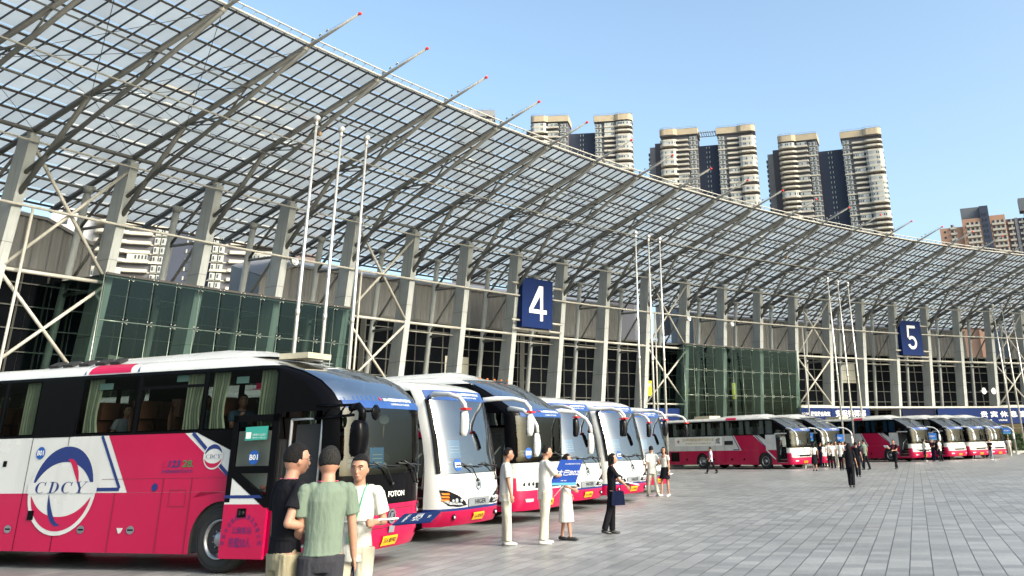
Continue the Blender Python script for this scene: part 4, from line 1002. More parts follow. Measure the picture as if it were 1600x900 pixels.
    if kind == 'A':
        on_front(b, K, -0.085, 0.085, ez-0.09, ez+0.09, 0.016, 1)
        for k in (-1, 0, 1): b.add([f(-.05+k*.03, -.06), f(-.02+k*.03, -.06), f(.03+k*.03, .06), f(k*.03, .06)], [(0, 1, 2, 3)], 0)
    else: b.add([f(-.045, -.02), f(-.01, .05), f(.04, .02), f(.03, -.05), f(-.02, -.045)], [(0, 1, 2, 3, 4)], 1); b.add([f(-.03, .0), f(0, .045), f(.02, .0)], [(0, 1, 2)], 0)
    b.build('emblem', [CHROME, BLACKINK], R0)
    for sg in (-1, 1):
        b = MB(); e_ = lambda y, z, off=0.018: cappt(K, yth(K, sg*y), z, off)
        if kind == 'B':
            out = [(1.20, .99), (1.05, .97), (.75, .86), (.50, .72), (.46, .66), (.72, .64), (1.02, .68), (1.16, .80)]
            frontfill(b, K, out, sg, .014, 1)
            frontfill(b, K, [(1.12, .76), (1.0, .70), (.60, .665), (.62, .71), (.95, .74), (1.10, .80)], sg, .024, 0, 8)
            for k in range(3): b.add([e_(y, z, .026) for y, z in ((1.17, .93-k*.06), (1.02, .92-k*.06), (1.0, .885-k*.06), (1.15, .895-k*.06))], [(0, 1, 2, 3)], 2)
            for yy, r in ((.80, .055), (.66, .04), (.9, .04)): b.ell(e_(yy, .76, .01), (0.03, r, r), 0, 10, 6)
        elif kind == 'A':
            out = [(1.22, 1.0), (1.05, .94), (.93, .84), (.92, .78), (1.1, .76), (1.24, .80)]; frontfill(b, K, out, sg, .014, 0)
            b.add([e_(*p) for p in ((1.2, .52), (.98, .50), (.95, .42), (1.18, .44))], [(0, 1, 2, 3)], 0)
            for yy in (1.0, 1.12): b.ell(e_(yy, .86, .012), (0.02, .045, .045), 1, 10, 6)
        else:
            out = [(1.18, .92), (.90, .93), (.55, .90), (.56, .80), (.85, .76), (1.15, .78)]; frontfill(b, K, out, sg, .014, 0)
            for yy in (.7, .85, 1.0): b.ell(e_(yy, .85, .012), (0.02, .045, .045), 1, 10, 6)
            b.add([e_(*p) for p in ((1.0, .54), (.70, .54), (.72, .47), (.96, .47))], [(0, 1, 2, 3)], 0)
        b.build('headlight', [LAMPG, LAMPD, AMBER], R0)
        if kind == 'B':
            b = MB(); b.ell(cappt(K, yth(K, sg*0.85), .45, 0.0), (0.03, .06, .06), 0, 12, 6); b.ell(cappt(K, yth(K, sg*0.85), .45, 0.02), (0.02, .035, .035), 1, 10, 6); b.build('fog_lamp', [LAMPD, LAMPG], R0)
    g0 = K['glass'][0]
    for y0 in (-0.15, 0.75):
        b = MB(); P = lambda y, z, off: cappt(K, yth(K, y), z, off)
        b.tube([P(y0+0.12, g0-0.22, .03), P(y0-0.12, g0+0.02, .07), P(y0-0.45, g0+0.13, .05)], 0.014, 6); b.tube([P(y0+0.3, g0+0.05, .045), P(y0-0.1, g0+0.07, .05), P(y0-0.62, g0+0.10, .04)], 0.012, 6)
        b.ell(P(y0+0.12, g0-0.22, .03), 0.03, 0, 8, 6); b.build('wiper', BLACKINK, R0)
    # notices behind the screen
    bid = o_.get('bid')
    b = MB(); zc = g0+0.18
    if kind == 'B': on_front(b, K, -0.88, -0.50, g0+0.26, g0+0.62, -0.03, 0); [on_front(b, K, -0.83, -0.55, g0+0.36+k*.06, g0+0.375+k*.06, -0.024, 1, 4, 1) for k in range(3)]
    else: on_front(b, K, -0.60, -0.22, g0+0.05, g0+0.36, -0.03, 0); [on_front(b, K, -0.54, -0.28, g0+0.12+k*.06, g0+0.135+k*.06, -0.024, 1, 4, 1) for k in range(3)]
    b.build('notice', [PAPER, WHITE], R0)
    if bid:
        yb = -0.70 if kind == 'B' else -0.85; zb = g0+0.11 if kind == 'B' else g0+0.12
        b = MB()
        for k in range(20):
            a0, a1 = 2*math.pi*k/20, 2*math.pi*(k+1)/20; f = lambda r, a: cappt(K, yth(K, yb+r*math.cos(a)), zb+r*math.sin(a), 0.018)
            b.add([f(0.125, a0), f(0.125, a1), f(0.0, 0)], [(0, 1, 2)], 0)
        fronttext(b, K, bid, yb, zb-0.05, 0.10, 0.18, 0.024, 1, 0.012); b.build('number_disc', [BADGE, WHITE], R0)
    # mirrors
    b = MB(); wm = kind != 'A'
    if kind == 'A':
        b.tube([(-0.75, -1.25, 2.50), (0.1, -1.42, 2.48)], 0.025, 6); b.tube([(-0.75, -1.25, 2.30), (0.1, -1.42, 2.33)], 0.025, 6); b.tube([(-0.75, -1.25, 2.5), (-0.75, -1.25, 2.3)], 0.025, 6)
        for x in (-0.6, -0.3, -0.1): b.tube([(x, -1.28, 2.31), (x+0.15, -1.3, 2.49)], 0.015, 6)
        b.tube([(0.02, -1.40, 2.44), (0.18, -1.42, 2.46), (0.26, -1.42, 2.38), (0.26, -1.42, 2.25)], 0.06, 8)
        b.ell((0.22, -1.42, 1.98), (0.10, 0.16, 0.30), 0, 16, 10, fn=lambda p: Vector((max(-.08, p.x*1.4), max(-.14, min(.14, p.y*1.2)), max(-.27, min(.27, p.z*1.2)))))
        b.lathe([(0, .03), (.10, .02), (.12, 0), (.0, -.01)], (0.42, -1.30, 2.36), 'X', 14, 0); b.tube([(0.25, -1.40, 2.38), (0.42, -1.30, 2.38)], 0.02, 6)
        b.build('mirror', BBLK, R0)
    else:
        z = 2.86 if kind == 'B' else 2.52; x0 = -0.62; dr = 0.30 if kind == 'C' else 0.08
        for sg in (-1, 1):
            y_ = sg; b = MB(); hy = 1.46
            b.tube([(x0, y_*1.12, z), (x0+0.25, y_*1.34, z+0.03), (0.05, y_*1.42, z+0.03-dr*.2), (0.34, y_*hy, z-0.02-dr*.6), (0.47, y_*hy, z-0.14-dr*.8), (0.50, y_*hy, z-0.24-dr)], [.038, .040, .040, .042, .046, .04], 10, 0, ry=[.058, .058, .05, .046, .046, .04])
            b.ell((0.47, y_*hy, z-0.50-dr), (0.085, 0.105, 0.27), 1 if o_.get('mblack') else 0, 16, 10, fn=lambda p: Vector((max(-.03, p.x*1.2), max(-.10, min(.10, p.y*1.15)), max(-.255, min(.255, p.z*1.12)))))
            b.bx(0.425, 0.441, y_*hy-.085, y_*hy+.085, z-0.73-dr, z-0.27-dr, 1)
            if kind == 'B': b.bx(0.43, 0.57, y_*hy-.10, y_*hy+.10, z-0.24-dr, z-0.20-dr, 2)
            b.build('mirror', [BWHITE, LAMPD, FLAGR], R0)
    # pillars in body colour on the front corners of the single-screen coaches; black front pillars on the others
    return R0, K
def side_livery(R0, kind, full=True, text=None, seams=True, number=None):
    K = KIND[kind]; belt = K['belt']; b = MB()
    # 0 white 1 red 2 black 3 blue 4 seam
    sidepoly(b, [(-5.02, belt), (-3.34, belt), (-2.27, 1.38), (-2.27, 1.212), (-4.42, 1.212)], .003, 1)
    sidepoly(b, [(-5.02, 1.43), (-2.3, 1.43), (-2.3, 1.424), (-5.02, 1.424)], .005, 4)
    sidestrip(b, (-5.17, belt), (-4.60, 1.28), .055, .006, 3); sidestrip(b, (-5.14, 1.265), (-4.60, 1.265), .055, .0075, 3)
    sidestrip(b, (-3.17, belt), (-2.28, 1.42), .06, .007, 3)
    sidepoly(b, [(-3.08, belt), (-2.27, belt), (-2.27, 1.82)], .0045, 2)
    for x in (-10.9, -9.5, -6.80, -5.93, -4.68, -3.66, -3.06):
        z1 = 1.21 if x in (-4.68,) else (1.43 if x > -5 or x < -9 else belt)
        if seams: sidepoly(b, [(x-.006, .285), (x+.006, .285), (x+.006, z1), (x-.006, z1)], .0085, 2 if x in (-6.8, -5.93) else 4)
    for x, z in ((-5.31, .63), (-4.22, .63), (-7.0, .63), (-9.6, .63)):
        for k in range(16):
            a0, a1 = 2*math.pi*k/16, 2*math.pi*(k+1)/16; sidepoly(b, [(x, z), (x+.085*math.cos(a0), z+.065*math.sin(a0)), (x+.085*math.cos(a1), z+.065*math.sin(a1))], .009, 5 if full else 2)
        sidepoly(b, [(x-.06, z-.012), (x+.06, z-.012), (x+.06, z+.012), (x-.06, z+.012)], .011, 2)
    # bumper-height skirt rail
    for x in (-11.5, ):
        sidepoly(b, [(-11.2, .5), (-10.35, .5), (-10.35, 1.13), (-11.2, 1.13)], .006, 2)
    # coloured patch on the roof edge
    for x0, x1, m in ((-5.74, -4.75, 1), (-5.84, -5.80, 3), (-4.60, -4.55, 3)):
        vs_ = []
        for z in (3.205, 3.25, 3.30, 3.345, 3.38): vs_ += [(x0+(z-3.2)*-.1, -(top_w(z, K['zg'], K['zt'])+.006), z+.003), (x1+(z-3.2)*-.5, -(top_w(z, K['zg'], K['zt'])+.006), z+.003)]
        b.add(vs_, [(2*k, 2*k+1, 2*k+3, 2*k+2) for k in range(4)], m)
    if full:
        cx, cz = -5.89, 1.26
        for k in range(40):
            a0, a1 = 2*math.pi*k/40, 2*math.pi*(k+1)/40
            sidepoly(b, [(cx, cz), (cx+.78*math.cos(a0), cz+.73*math.sin(a0)), (cx+.78*math.cos(a1), cz+.73*math.sin(a1))], .0105, 0)
        cres(b, cx, cz+.02, .70, .70, 178, -2, .26, .013, 3); cres(b, cx, cz-.02, .70, .64, 186, 352, .23, .013, 1)
        cres(b, cx+.02, cz-.12, .30, .46, 172, 285, .10, .015, 3); cres(b, cx+.10, cz+.05, .26, .46, 105, 5, .11, .015, 1)
        sidepoly(b, [(cx-.80, 1.205), (cx+.80, 1.205), (cx+.80, 1.385), (cx-.80, 1.385)], .0165, 0)
        x = cx-.64
        for ch in 'CDCY': serif(b, ch, x, 1.21, .185, .019, 3, .18, 1.55); x += .305
        # small copy of the emblem near the door
        cx, cz = -2.68, 1.76
        for k in range(30):
            a0, a1 = 2*math.pi*k/30, 2*math.pi*(k+1)/30
            sidepoly(b, [(cx, cz), (cx+.205*math.cos(a0), cz+.205*math.sin(a0)), (cx+.205*math.cos(a1), cz+.205*math.sin(a1))], .0105, 0)
        cres(b, cx, cz+.01, .18, .18, 178, 10, .07, .013, 3); cres(b, cx, cz-.01, .18, .17, 190, 350, .07, .013, 1)
        sidepoly(b, [(cx-.2, cz-.035), (cx+.2, cz-.035), (cx+.2, cz+.035), (cx-.2, cz+.035)], .015, 0)
        x = cx-.155
        for ch in 'CDCY': serif(b, ch, x, cz-.03, .06, .017, 3, .18, 1.35); x += .08
        # 123 28 line with small lettering
        b.text('123', (-3.60, -(WID+.011), 1.60), (1, 0, 0), (0, 0, 1), .24, .11, 3, .02, .15); b.text('28.', (-3.31, -(WID+.011), 1.60), (1, 0, 0), (0, 0, 1), .24, .11, 6, .02, .15)
        cres(b, -3.68, 1.655, .06, .055, 60, 330, .03, .011, 1); b.text('天府联运城际客运平台', (-3.73, -(WID+.011), 1.51), (1, 0, 0), (0, 0, 1), .66, .055, 3, .005)
        for k in range(16):
            a0, a1 = 2*math.pi*k/16, 2*math.pi*(k+1)/16; sidepoly(b, [(-3.83, 1.29), (-3.83+.065*math.cos(a0), 1.29+.065*math.sin(a0)), (-3.83+.065*math.cos(a1), 1.29+.065*math.sin(a1))], .009, 3)
        for p, q in (((-3.50, .99), (-3.16, .99)), ((-3.16, .99), (-3.16, 1.245)), ((-3.16, 1.245), (-3.50, 1.245)), ((-3.50, 1.245), (-3.50, .99))): sidestrip(b, p, q, .008, .008, 4)
        sidepoly(b, [(-6.58, .78), (-6.44, .78), (-6.44, .93), (-6.58, .93)], .018, 2); sidepoly(b, [(-4.52, .66), (-4.38, .66), (-4.42, .59), (-4.47, .57)], .009, 0)
        sidepoly(b, [(-9.3, 1.45), (-7.60, 1.45), (-7.60, 2.08), (-9.3, 2.08)], .0045, 0)
        b.text('大会', (-8.1, -(WID+.011), 1.68), (1, 0, 0), (0, 0, 1), .42, .22, 7, .015)
        sidepoly(b, [(-7.42, 1.66), (-7.33, 1.66), (-7.33, 1.76), (-7.42, 1.76)], .009, 2)
    o = b.build('livery', [BWHITE, BRED, BBLK, BBLUE, SEAM, RIM, GREENINK, GOLD], R0)
    if full:
        b = MB()
        for (x, z, t) in ((-6.55, 1.88, 'B01'),):
            for k in range(20):
                a0, a1 = 2*math.pi*k/20, 2*math.pi*(k+1)/20; sidepoly(b, [(x, z), (x+.105*math.cos(a0), z+.105*math.sin(a0)), (x+.105*math.cos(a1), z+.105*math.sin(a1))], .010, 0)
            b.text(t, (x-.075, -(WID+.013), z-.04), (1, 0, 0), (0, 0, 1), .15, .085, 1, .014)
        b.build('number_disc', [BADGE, WHITE], R0)
    return b
# ---------------------------------------------------------------- the near row
def polar(r, a): return (C0.x+r*math.cos(R_(a)), C0.y+r*math.sin(R_(a)))
def shiftL(O, h, d): return (O[0]-math.sin(R_(h))*d, O[1]+math.cos(R_(h))*d)
b1, K1 = bus('A', (-3.937, 16.339), R_(-18.65), 'magenta and white coach with the big CDCY ring emblem, nearest in the row', opts=dict(curt=CURT_G, bid='B01', plate='川A·BS902', cskip={(2, 1), (3, 0), (4, 1), (5, 0)}))
side_livery(b1, 'A')
# open plug door slid back beside the front wheel
YD = -(WID+0.13)
b = MB()
def dp(pts, y, mi): b.add([(x, y, z) for x, z in pts], [tuple(range(len(pts)))], mi)
b.bx(-2.24, -2.14, YD, YD+.05, 1.06, 2.39, 0); b.bx(-1.45, -1.33, YD, YD+.05, 1.0, 2.39, 0); b.bx(-2.24, -1.33, YD, YD+.05, 2.28, 2.39, 0)
b.bx(-2.14, -1.45, YD+.01, YD+.04, 1.49, 1.60, 0)
b.prism([(-2.24, YD+.001, 1.49), (-2.14, YD+.001, 1.56), (-1.33, YD+.001, 1.07), (-1.33, YD+.001, .98), (-1.46, YD+.001, .98)], (0, .05, 0), 0)
b.bx(-2.24, -1.40, YD+.002, YD+.048, .24, 1.03, 1); dp([(-2.24, 1.03), (-1.40, 1.03), (-1.48, 1.12), (-2.24, 1.50)], YD+.004, 2); dp([(-2.24, 1.12), (-1.50, 1.12), (-1.56, 1.165), (-2.24, 1.165)], YD-.001, 3)
b.text('核载50人', (-2.06, YD-.003, .40), (1, 0, 0), (0, 0, 1), .42, .15, 3, 0); b.text('公路客运', (-2.02, YD-.003, .60), (1, 0, 0), (0, 0, 1), .38, .10, 3, 0)
arc_s = '成都长运集团旅游客运有限公司'
for k, ch in enumerate(arc_s):
    a = math.pi*(1-(k+.5)/len(arc_s)); cx_, cz_ = -1.83+.36*math.cos(a), .42+.44*math.sin(a); ux = Vector((math.sin(a), 0, -math.cos(a))); uy = Vector((math.cos(a), 0, math.sin(a)))
    b.text(ch, Vector((cx_, YD-.003, cz_))-ux*.035-uy*.04, ux, uy, .06, .075, 3, 0)
b.bx(-1.95, -1.79, YD-.008, YD+.01, .84, .97, 0); b.bx(-1.92, -1.89, YD-.014, YD, .87, .94, 4); b.ell((-1.84, YD-.01, .905), (.028, .01, .03), 4, 10, 6)
door = b.build('door', [BBLK, BRED, BWHITE, BBLUE, HOLE], b1)
b = MB(); b.add([(-2.14, YD+.02, 1.55), (-1.45, YD+.02, 1.16), (-1.45, YD+.02, 2.28), (-2.14, YD+.02, 2.28)], [(0, 1, 2, 3)]); b.build('door_glass', WINGL, door)
b = MB(); b.add([(x, YD+.006, z) for x, z in ((-1.98, 1.99), (-1.54, 2.0), (-1.53, 2.21), (-1.98, 2.20))], [(0, 1, 2, 3)], 0); b.add([(x, YD+.003, z) for x, z in ((-1.96, 2.02), (-1.86, 2.02), (-1.86, 2.12), (-1.96, 2.12))], [(0, 1, 2, 3)], 1)
b.text('文明乘车 礼让出行', (-1.83, YD+.002, 2.06), (1, 0, 0), (0, 0, 1), .26, .035, 1); b.text('请先下后上', (-1.83, YD+.002, 2.02), (1, 0, 0), (0, 0, 1), .26, .022, 1); b.build('sticker', [TEAL, WHITE], door)
b = MB()
for k in range(24):
    a0, a1 = 2*math.pi*k/24, 2*math.pi*(k+1)/24; b.add([(-1.76, YD+.006, 1.73), (-1.76+.105*math.cos(a0), YD+.006, 1.73+.11*math.sin(a0)), (-1.76+.105*math.cos(a1), YD+.006, 1.73+.11*math.sin(a1))], [(0, 1, 2)], 0)
b.text('B01', (-1.84, YD+.002, 1.69), (1, 0, 0), (0, 0, 1), .16, .085, 1, .014); b.build('number_disc', [BADGE, WHITE], door)
b = MB(); b.tube([(-2.05, YD+.12, 1.25), (-1.55, YD+.10, 1.25)], .02, 6); b.ell((-1.52, YD+.015, 1.28), (.07, .012, .035), 1, 12, 6); b.build('door_arm', [STEPM, SEATB], door)
# door leaf frame inside the opening, handrails
b = MB(); b.tube([(-1.22, -1.22, 2.30), (-0.62, -1.22, 2.30), (-0.62, -1.22, 1.15), (-1.22, -1.22, 1.2), (-1.22, -1.22, 2.30)], .025, 6); b.build('handrail', STEPM, b1)
b = MB(); b.bx(-1.16, -0.66, -1.16, -1.14, 1.22, 2.22); b.build('inner_door_panel', INNER, b1)
# exit cover strip and split window bar
b = MB(); sidepoly(b, [(-4.46, 2.89), (-3.04, 2.89), (-3.04, 2.94), (-4.46, 2.94)], .006); b.build('window_bar', BBLK, b1)
b = MB(); sidepoly(b, [(-6.78, 2.14), (-5.86, 2.14), (-5.86, 2.46), (-6.78, 2.46)], .006); b.build('emergency_exit_panel', BBLK, b1)
for (x, z, w_) in ((-5.5, 2.93, .32), (-3.75, 3.0, .26), (-2.45, 2.92, .26)):
    b = MB(); b.add([(x, -1.21, z), (x+w_, -1.21, z), (x+w_, -1.21, z+.11), (x, -1.21, z+.11)], [(0, 1, 2, 3)]); b.build('window_sticker', mat('pale_teal', (0.35, 0.55, 0.52), 0.5), b1)
b = MB(); b.tube([(-0.38, -0.30, 1.50), (-0.36, -0.18, 1.80)], .006, 5); b.add([(-0.36, -0.30, 1.56), (-0.36, -0.05, 1.55), (-0.36, -0.13, 1.66), (-0.36, -0.18, 1.80)], [(0, 1, 2, 3)], 1); b.build('desk_flag', [STEPM, FLAGR], b1)
b = MB(); on_front(b, K1, -.08, .08, .52, .62, .03); b.build('tow_cover', GRILLE, b1)
b = MB(); on_front(b, K1, -1.0, 1.0, .60, .612, .012, 0, 16, 1); on_front(b, K1, -.75, .75, .875, .885, .012, 0, 16, 1); b.build('bumper_crease', SEAM, b1)
b = MB(); b.ell((-.42, .25, 2.30), (.03, .16, .085), 0, 12, 8); b.tube([(-.42, .25, 2.2), (-.42, .25, 2.0)], .012, 5, 1); b.build('inner_mirror', [SEATW, GOLD], b1)

h2 = -22; O2 = shiftL(polar(113.7, 155.5), h2, .5)
b2, K2 = bus('B', O2, R_(h2), 'white fronted coach with a single tall windscreen, second in the near row, marked B02', opts=dict(bid='B02', plate='川A·RY670'))
h3 = -25; b3, K3 = bus('C', shiftL(polar(114.3, 153.3), h3, .15), R_(h3), 'tall coach with a great sloped dark upper windscreen, third in the near row, marked B00', opts=dict(zs=1.065, bid='B00', lamps=1))
h4 = -28.5; b4, K4 = bus('B', shiftL(polar(115.3, 151.5), h4, .3), R_(h4), 'white fronted coach behind the blue 大巴B02 board, fourth in the near row', opts=dict(plate='川A·RY631', mblack=1))
b5, K5 = bus('B', polar(115.6, 149.7), R_(-30.4), 'white fronted coach with open door behind the woman in black, fifth in near row', opts=dict(bid='B05', plate='川A·RY628', mblack=1))
b6, K6 = bus('B', polar(118.0, 146.8), R_(-33.2), 'white fronted coach ending the near row, beside the woman in the black skirt', opts=dict(plate='川A·RY615', mblack=1))
for bb in (b2, b4, b5, b6):
    side_livery(bb, 'B', False)
side_livery(b3, 'C', False)
# ---------------------------------------------------------------- the far row
farb = [((12.02, 64.26), -46.5, 'long magenta and white coach seen side on, leftmost of the far row', dict(curt=CURT_W, seat=SEATW, plate='川A·BT318')),
        ((14.56, 66.65), -47.5, 'white nosed coach right behind the long side-on coach in the far row', dict(curt=CURT_W)),
        (polar(127.6, 126.82), -53.2, 'magenta coach with blue curtains, left of the three nose-out coaches below sign 5', dict(curt=CURT_B)),
        (polar(127.6, 124.76), -55.2, 'nose-out coach with pale curtains, next right of the blue-curtained coach', dict(curt=CURT_W)),
        (polar(127.6, 123.50), -56.5, 'middle one of the three nose-out coaches at the right end of the far row', dict(curt=CURT_W)),
        (polar(127.6, 122.40), -57.6, 'last coach of the far row, next to the green hedge', dict(curt=CURT_W))]
fb = []
for O, h, lab, op in farb:
    q, K = bus('C', O, R_(h), lab, opts=op); side_livery(q, 'C', False); fb.append(q)
    b = MB(); d = -1.1; sidepoly(b, [(-1.48, 2.27), (-.45, 2.27), (-.45, 2.20), (-1.48, 2.20)], .02); sidepoly(b, [(-1.48, 1.6), (-1.42, 1.6), (-1.42, 2.27), (-1.48, 2.27)], .02); b.build('door_rim', BWHITE, q)
    b = MB(); sidestrip(b, (-2.27, 1.25), (-1.5, .62), .09, .012, 0); sidestrip(b, (-2.27, 1.17), (-1.5, .54), .035, .014, 1); sidestrip(b, (-2.9, 2.18), (-1.5, 1.42), .05, .012, 0); b.build('stripe', [BWHITE, BBLUE], q)
q = fb[0]; b = MB()
sidepoly(b, [(-10.75, 1.55), (-6.15, 1.55), (-6.15, 2.14), (-10.75, 2.14)], .005, 0)
b.text('2024年成都国际数字文旅大会', (-10.0, -(WID+.012), 1.86), (1, 0, 0), (0, 0, 1), 3.1, .22, 1, .01); b.text('共享美好生活 共创美好未来', (-9.7, -(WID+.012), 1.66), (1, 0, 0), (0, 0, 1), 2.5, .12, 1, .005)
b.text('成', (-6.75, -(WID+.012), 1.66), (1, 0, 0), (0, 0, 1), .42, .42, 2, .015)
for k in range(5):
    a = R_(90+72*k); c = (-10.4, 1.86); r1, r2 = .17, .075
    b.add([(c[0]+r2*math.cos(a-R_(36)), -(WID+.012), c[1]+r2*math.sin(a-R_(36))), (c[0]+r1*math.cos(a), -(WID+.012), c[1]+r1*math.sin(a)), (c[0]+r2*math.cos(a+R_(36)), -(WID+.012), c[1]+r2*math.sin(a+R_(36))), (c[0], -(WID+.012), c[1])], [(0, 1, 2, 3)], 3 if k < 3 else 4)
sidepoly(b, [(-5.95, 1.58), (-5.15, 1.58), (-5.15, 1.85), (-5.95, 1.85)], .007, 5)
b.build('side_banner', [WHITE, GOLD, BLACKINK, FLAGR, TEAL, HOLE], q)
# hand-high blue number boards standing at the far coaches
# ================================================================ people
SKIN = mat('skin', (0.36, 0.185, 0.12), 0.55, 0, 0.06, 12, 0.05, 60); SKIN2 = mat('skin_darker', (0.30, 0.15, 0.095), 0.5, 0, 0.06, 12)
HAIR = mat('black_hair', (0.008, 0.007, 0.007), 0.6, 0, 0.3, 60, 0.8, 120, spec=0.15); HAIRG = mat('greying_hair', (0.025, 0.024, 0.023), 0.7, 0, 0.5, 70, 0.8, 120, spec=0.1)
def cloth(n, c): return mat(n, c, 0.9, 0, 0.10, 5, 0.5, 1, spec=0.08, bdist=0.06, bvec=(9, 9, 3.2))
CW = cloth('white_cotton', (0.54, 0.53, 0.49)); CC = cloth('cream_trouser', (0.50, 0.47, 0.38)); CB = cloth('black_cloth', (0.010, 0.010, 0.013)); CG = cloth('sage_tshirt', (0.14, 0.18, 0.14))
CK = cloth('khaki_trouser', (0.30, 0.26, 0.17)); CD = cloth('charcoal_trouser', (0.035, 0.035, 0.042)); CN = cloth('navy_cloth', (0.010, 0.013, 0.035)); CL_ = cloth('light_blue_shirt', (0.36, 0.47, 0.58)); CGR = cloth('grey_trouser', (0.25, 0.27, 0.30))
SHW = mat('white_shoe', (0.62, 0.61, 0.58), 0.6, 0, 0.1, 9); SHB = mat('black_shoe', (0.012, 0.012, 0.012), 0.35)
EYEW = mat('eye_white', (0.6, 0.58, 0.55), 0.3); LIP = mat('lip', (0.30, 0.10, 0.08), 0.5)
PINK = mat('pink_lanyard', (0.62, 0.07, 0.17), 0.7); GREEN = mat('green_lanyard', (0.03, 0.28, 0.16), 0.7); BADG = mat('green_badge', (0.06, 0.22, 0.10), 0.4)
def remesh(b, vox, name, mats, parent, smooth=2):
    me = b.mesh('tmp', mats); ob = bpy.data.objects.new('tmp', me); col.objects.link(ob)
    m = ob.modifiers.new('r', 'REMESH'); m.mode = 'VOXEL'; m.voxel_size = vox; m.use_smooth_shade = True
    s_ = ob.modifiers.new('s', 'SMOOTH'); s_.factor = 0.5; s_.iterations = smooth
    dg = bpy.context.evaluated_depsgraph_get(); nm = bpy.data.meshes.new_from_object(ob.evaluated_get(dg)); bpy.data.objects.remove(ob)
    nm.name = name; nm.materials.clear()
    for q in (mats if isinstance(mats, (list, tuple)) else [mats]): nm.materials.append(q)
    o = bpy.data.objects.new(name, nm); col.objects.link(o); o.parent = parent; return o
def ik(a, c, l1, l2, hint):
    d = c-a; L_ = min(d.length, (l1+l2)*0.999); d.normalize(); x = (l1*l1-l2*l2+L_*L_)/(2*L_); h = math.sqrt(max(0, l1*l1-x*x))
    hv = Vector(hint); hv = hv-d*hv.dot(d); hv = hv.normalized() if hv.length > 1e-5 else Vector((0, 0, 1)); return a+d*x+hv*h, a+d*L_
def person(loc, yaw, label, H_=1.72, top=CW, bot=CC, shoe=SHW, skin=SKIN, hair=HAIR, female=False, longhair=False, skirt=None, legs=((4, 3), (-4, 3)), wr=None, wl=None, head=(0, 0),
           lean=0.0, detail=1, lan=None, badge=False, glasses=False, sleeve=0.6, loose=1.0, grip=(False, False), hints=None, sit=False, hs=1.0, hem=None):
    """local frame: x forward, y to the person's left. legs: (left, right) as (hip forward deg, knee bend deg); wr / wl: wrist targets"""
    k = H_/1.72; vox = {3: .0085, 2: .011, 1: .017, 0: .024}[detail]; fem = 0.9 if female else 1.0
    R0 = empty('person', (loc[0], loc[1], loc[2] if len(loc) > 2 else 0), R_(yaw), label, 'person', 'people waiting around the coaches')
    V = lambda x, y, z: Vector((x*k, y*k, z*k))
    # legs from the hips down
    th, sh = .41*k, .40*k; legp = []
    for sg, (hp, kn) in zip((1, -1), legs):
        a = R_(hp); d1 = Vector((math.sin(a), 0, -math.cos(a))); a2 = R_(hp-kn); d2 = Vector((math.sin(a2), 0, -math.cos(a2)))
        hip = Vector((0, sg*.088*k, 0)); kn_ = hip+d1*th; an = kn_+d2*sh; legp.append([hip, kn_, an, a2])
    low = min(l[2].z for l in legp)
    hz = .085*k-low
    for l in legp:
        for j in range(3): l[j] = l[j]+Vector((0, 0, hz))
    pel = Vector((0, 0, hz)); la = R_(lean); up_ = Vector((math.sin(la), 0, math.cos(la))); fw = Vector((math.cos(la), 0, -math.sin(la)))
    T = lambda x, y, z: pel+fw*(x*k)+Vector((0, y*k, 0))+up_*(z*k)          # torso frame, z from the hips
    sw = .178*fem; shz = .500
    S = {1: T(0, sw, shz), -1: T(0, -sw, shz)}
    if sit: S = S
    arms = {}
    for sg, tgt in ((1, wl), (-1, wr)):
        t = Vector(tgt)*k if tgt is not None else T(.05, sg*.265, shz-.485); 
        arms[sg] = ik(S[sg], t, .275*k, .245*k, (hints or {}).get(sg, (-.5, sg*.2, -.6)))
    hc = T(.025, 0, .714)+Vector((0.01*k, 0, 0)); hy, hpt = head; HR = Matrix.Rotation(R_(hy), 3, 'Z') @ Matrix.Rotation(R_(-hpt), 3, 'Y')
    h = .118*k*hs
    # ---- body: one continuous skin
    b = MB()
    def hf(p):
        x, y, z = p
        if z < 0: y *= 1-.28*min(1, -z/h); x *= 1-.12*min(1, -z/h)
        if x > 0: x *= .93
        return Vector((x, y, z))
    b.ell(hc, (.100*k*hs, .081*k*hs, h), 0, 20, 14, rot=HR, fn=hf)
    HP = lambda x, y, z: hc+HR @ Vector((x*k*hs, y*k*hs, z*k*hs))
    b.ell(HP(.045, 0, -.072), (.040*k, .040*k, .034*k), 0, 12, 8)
    if detail > 0:
        b.tube([HP(.083, 0, .012), HP(.098, 0, -.014), HP(.106, 0, -.028)], [.008*k, .010*k, .012*k], 8); b.ell(HP(.098, 0, -.030), (.012*k, .017*k, .010*k), 0, 8, 6)
        for sg in (-1, 1): b.ell(HP(-.004, sg*.078, -.010), (.020*k, .009*k, .032*k), 0, 10, 8)
        b.ell(HP(.086, 0, -.056), (.012*k, .024*k, .012*k), 0, 8, 6); b.ell(HP(.080, 0, .032), (.014*k, .055*k, .010*k), 0, 10, 6)
    b.tube([T(-.01, 0, .48), T(-.01, 0, .545), T(0, 0, .585), hc+HR @ Vector((-.012*k, 0, -.06*k))], [.085*k*fem, .062*k*fem, .056*k*fem, .054*k*fem], 14)
    tor = [(0, -.04, .145, .10), (.0, .06, .150, .105), (0, .18, .135, .095), (0, .32, .150, .105), (0, .44, .165, .11), (-.005, .52, .150, .09), (-.005, .565, .08, .06)]
    b.tube([T(x, 0, z) for x, z, w_, d in tor], [w_*k*fem*.93 for _, _, w_, _ in tor], 18, ry=[d*k*.93 for _, _, _, d in tor], ref=(-1, 0, 0))
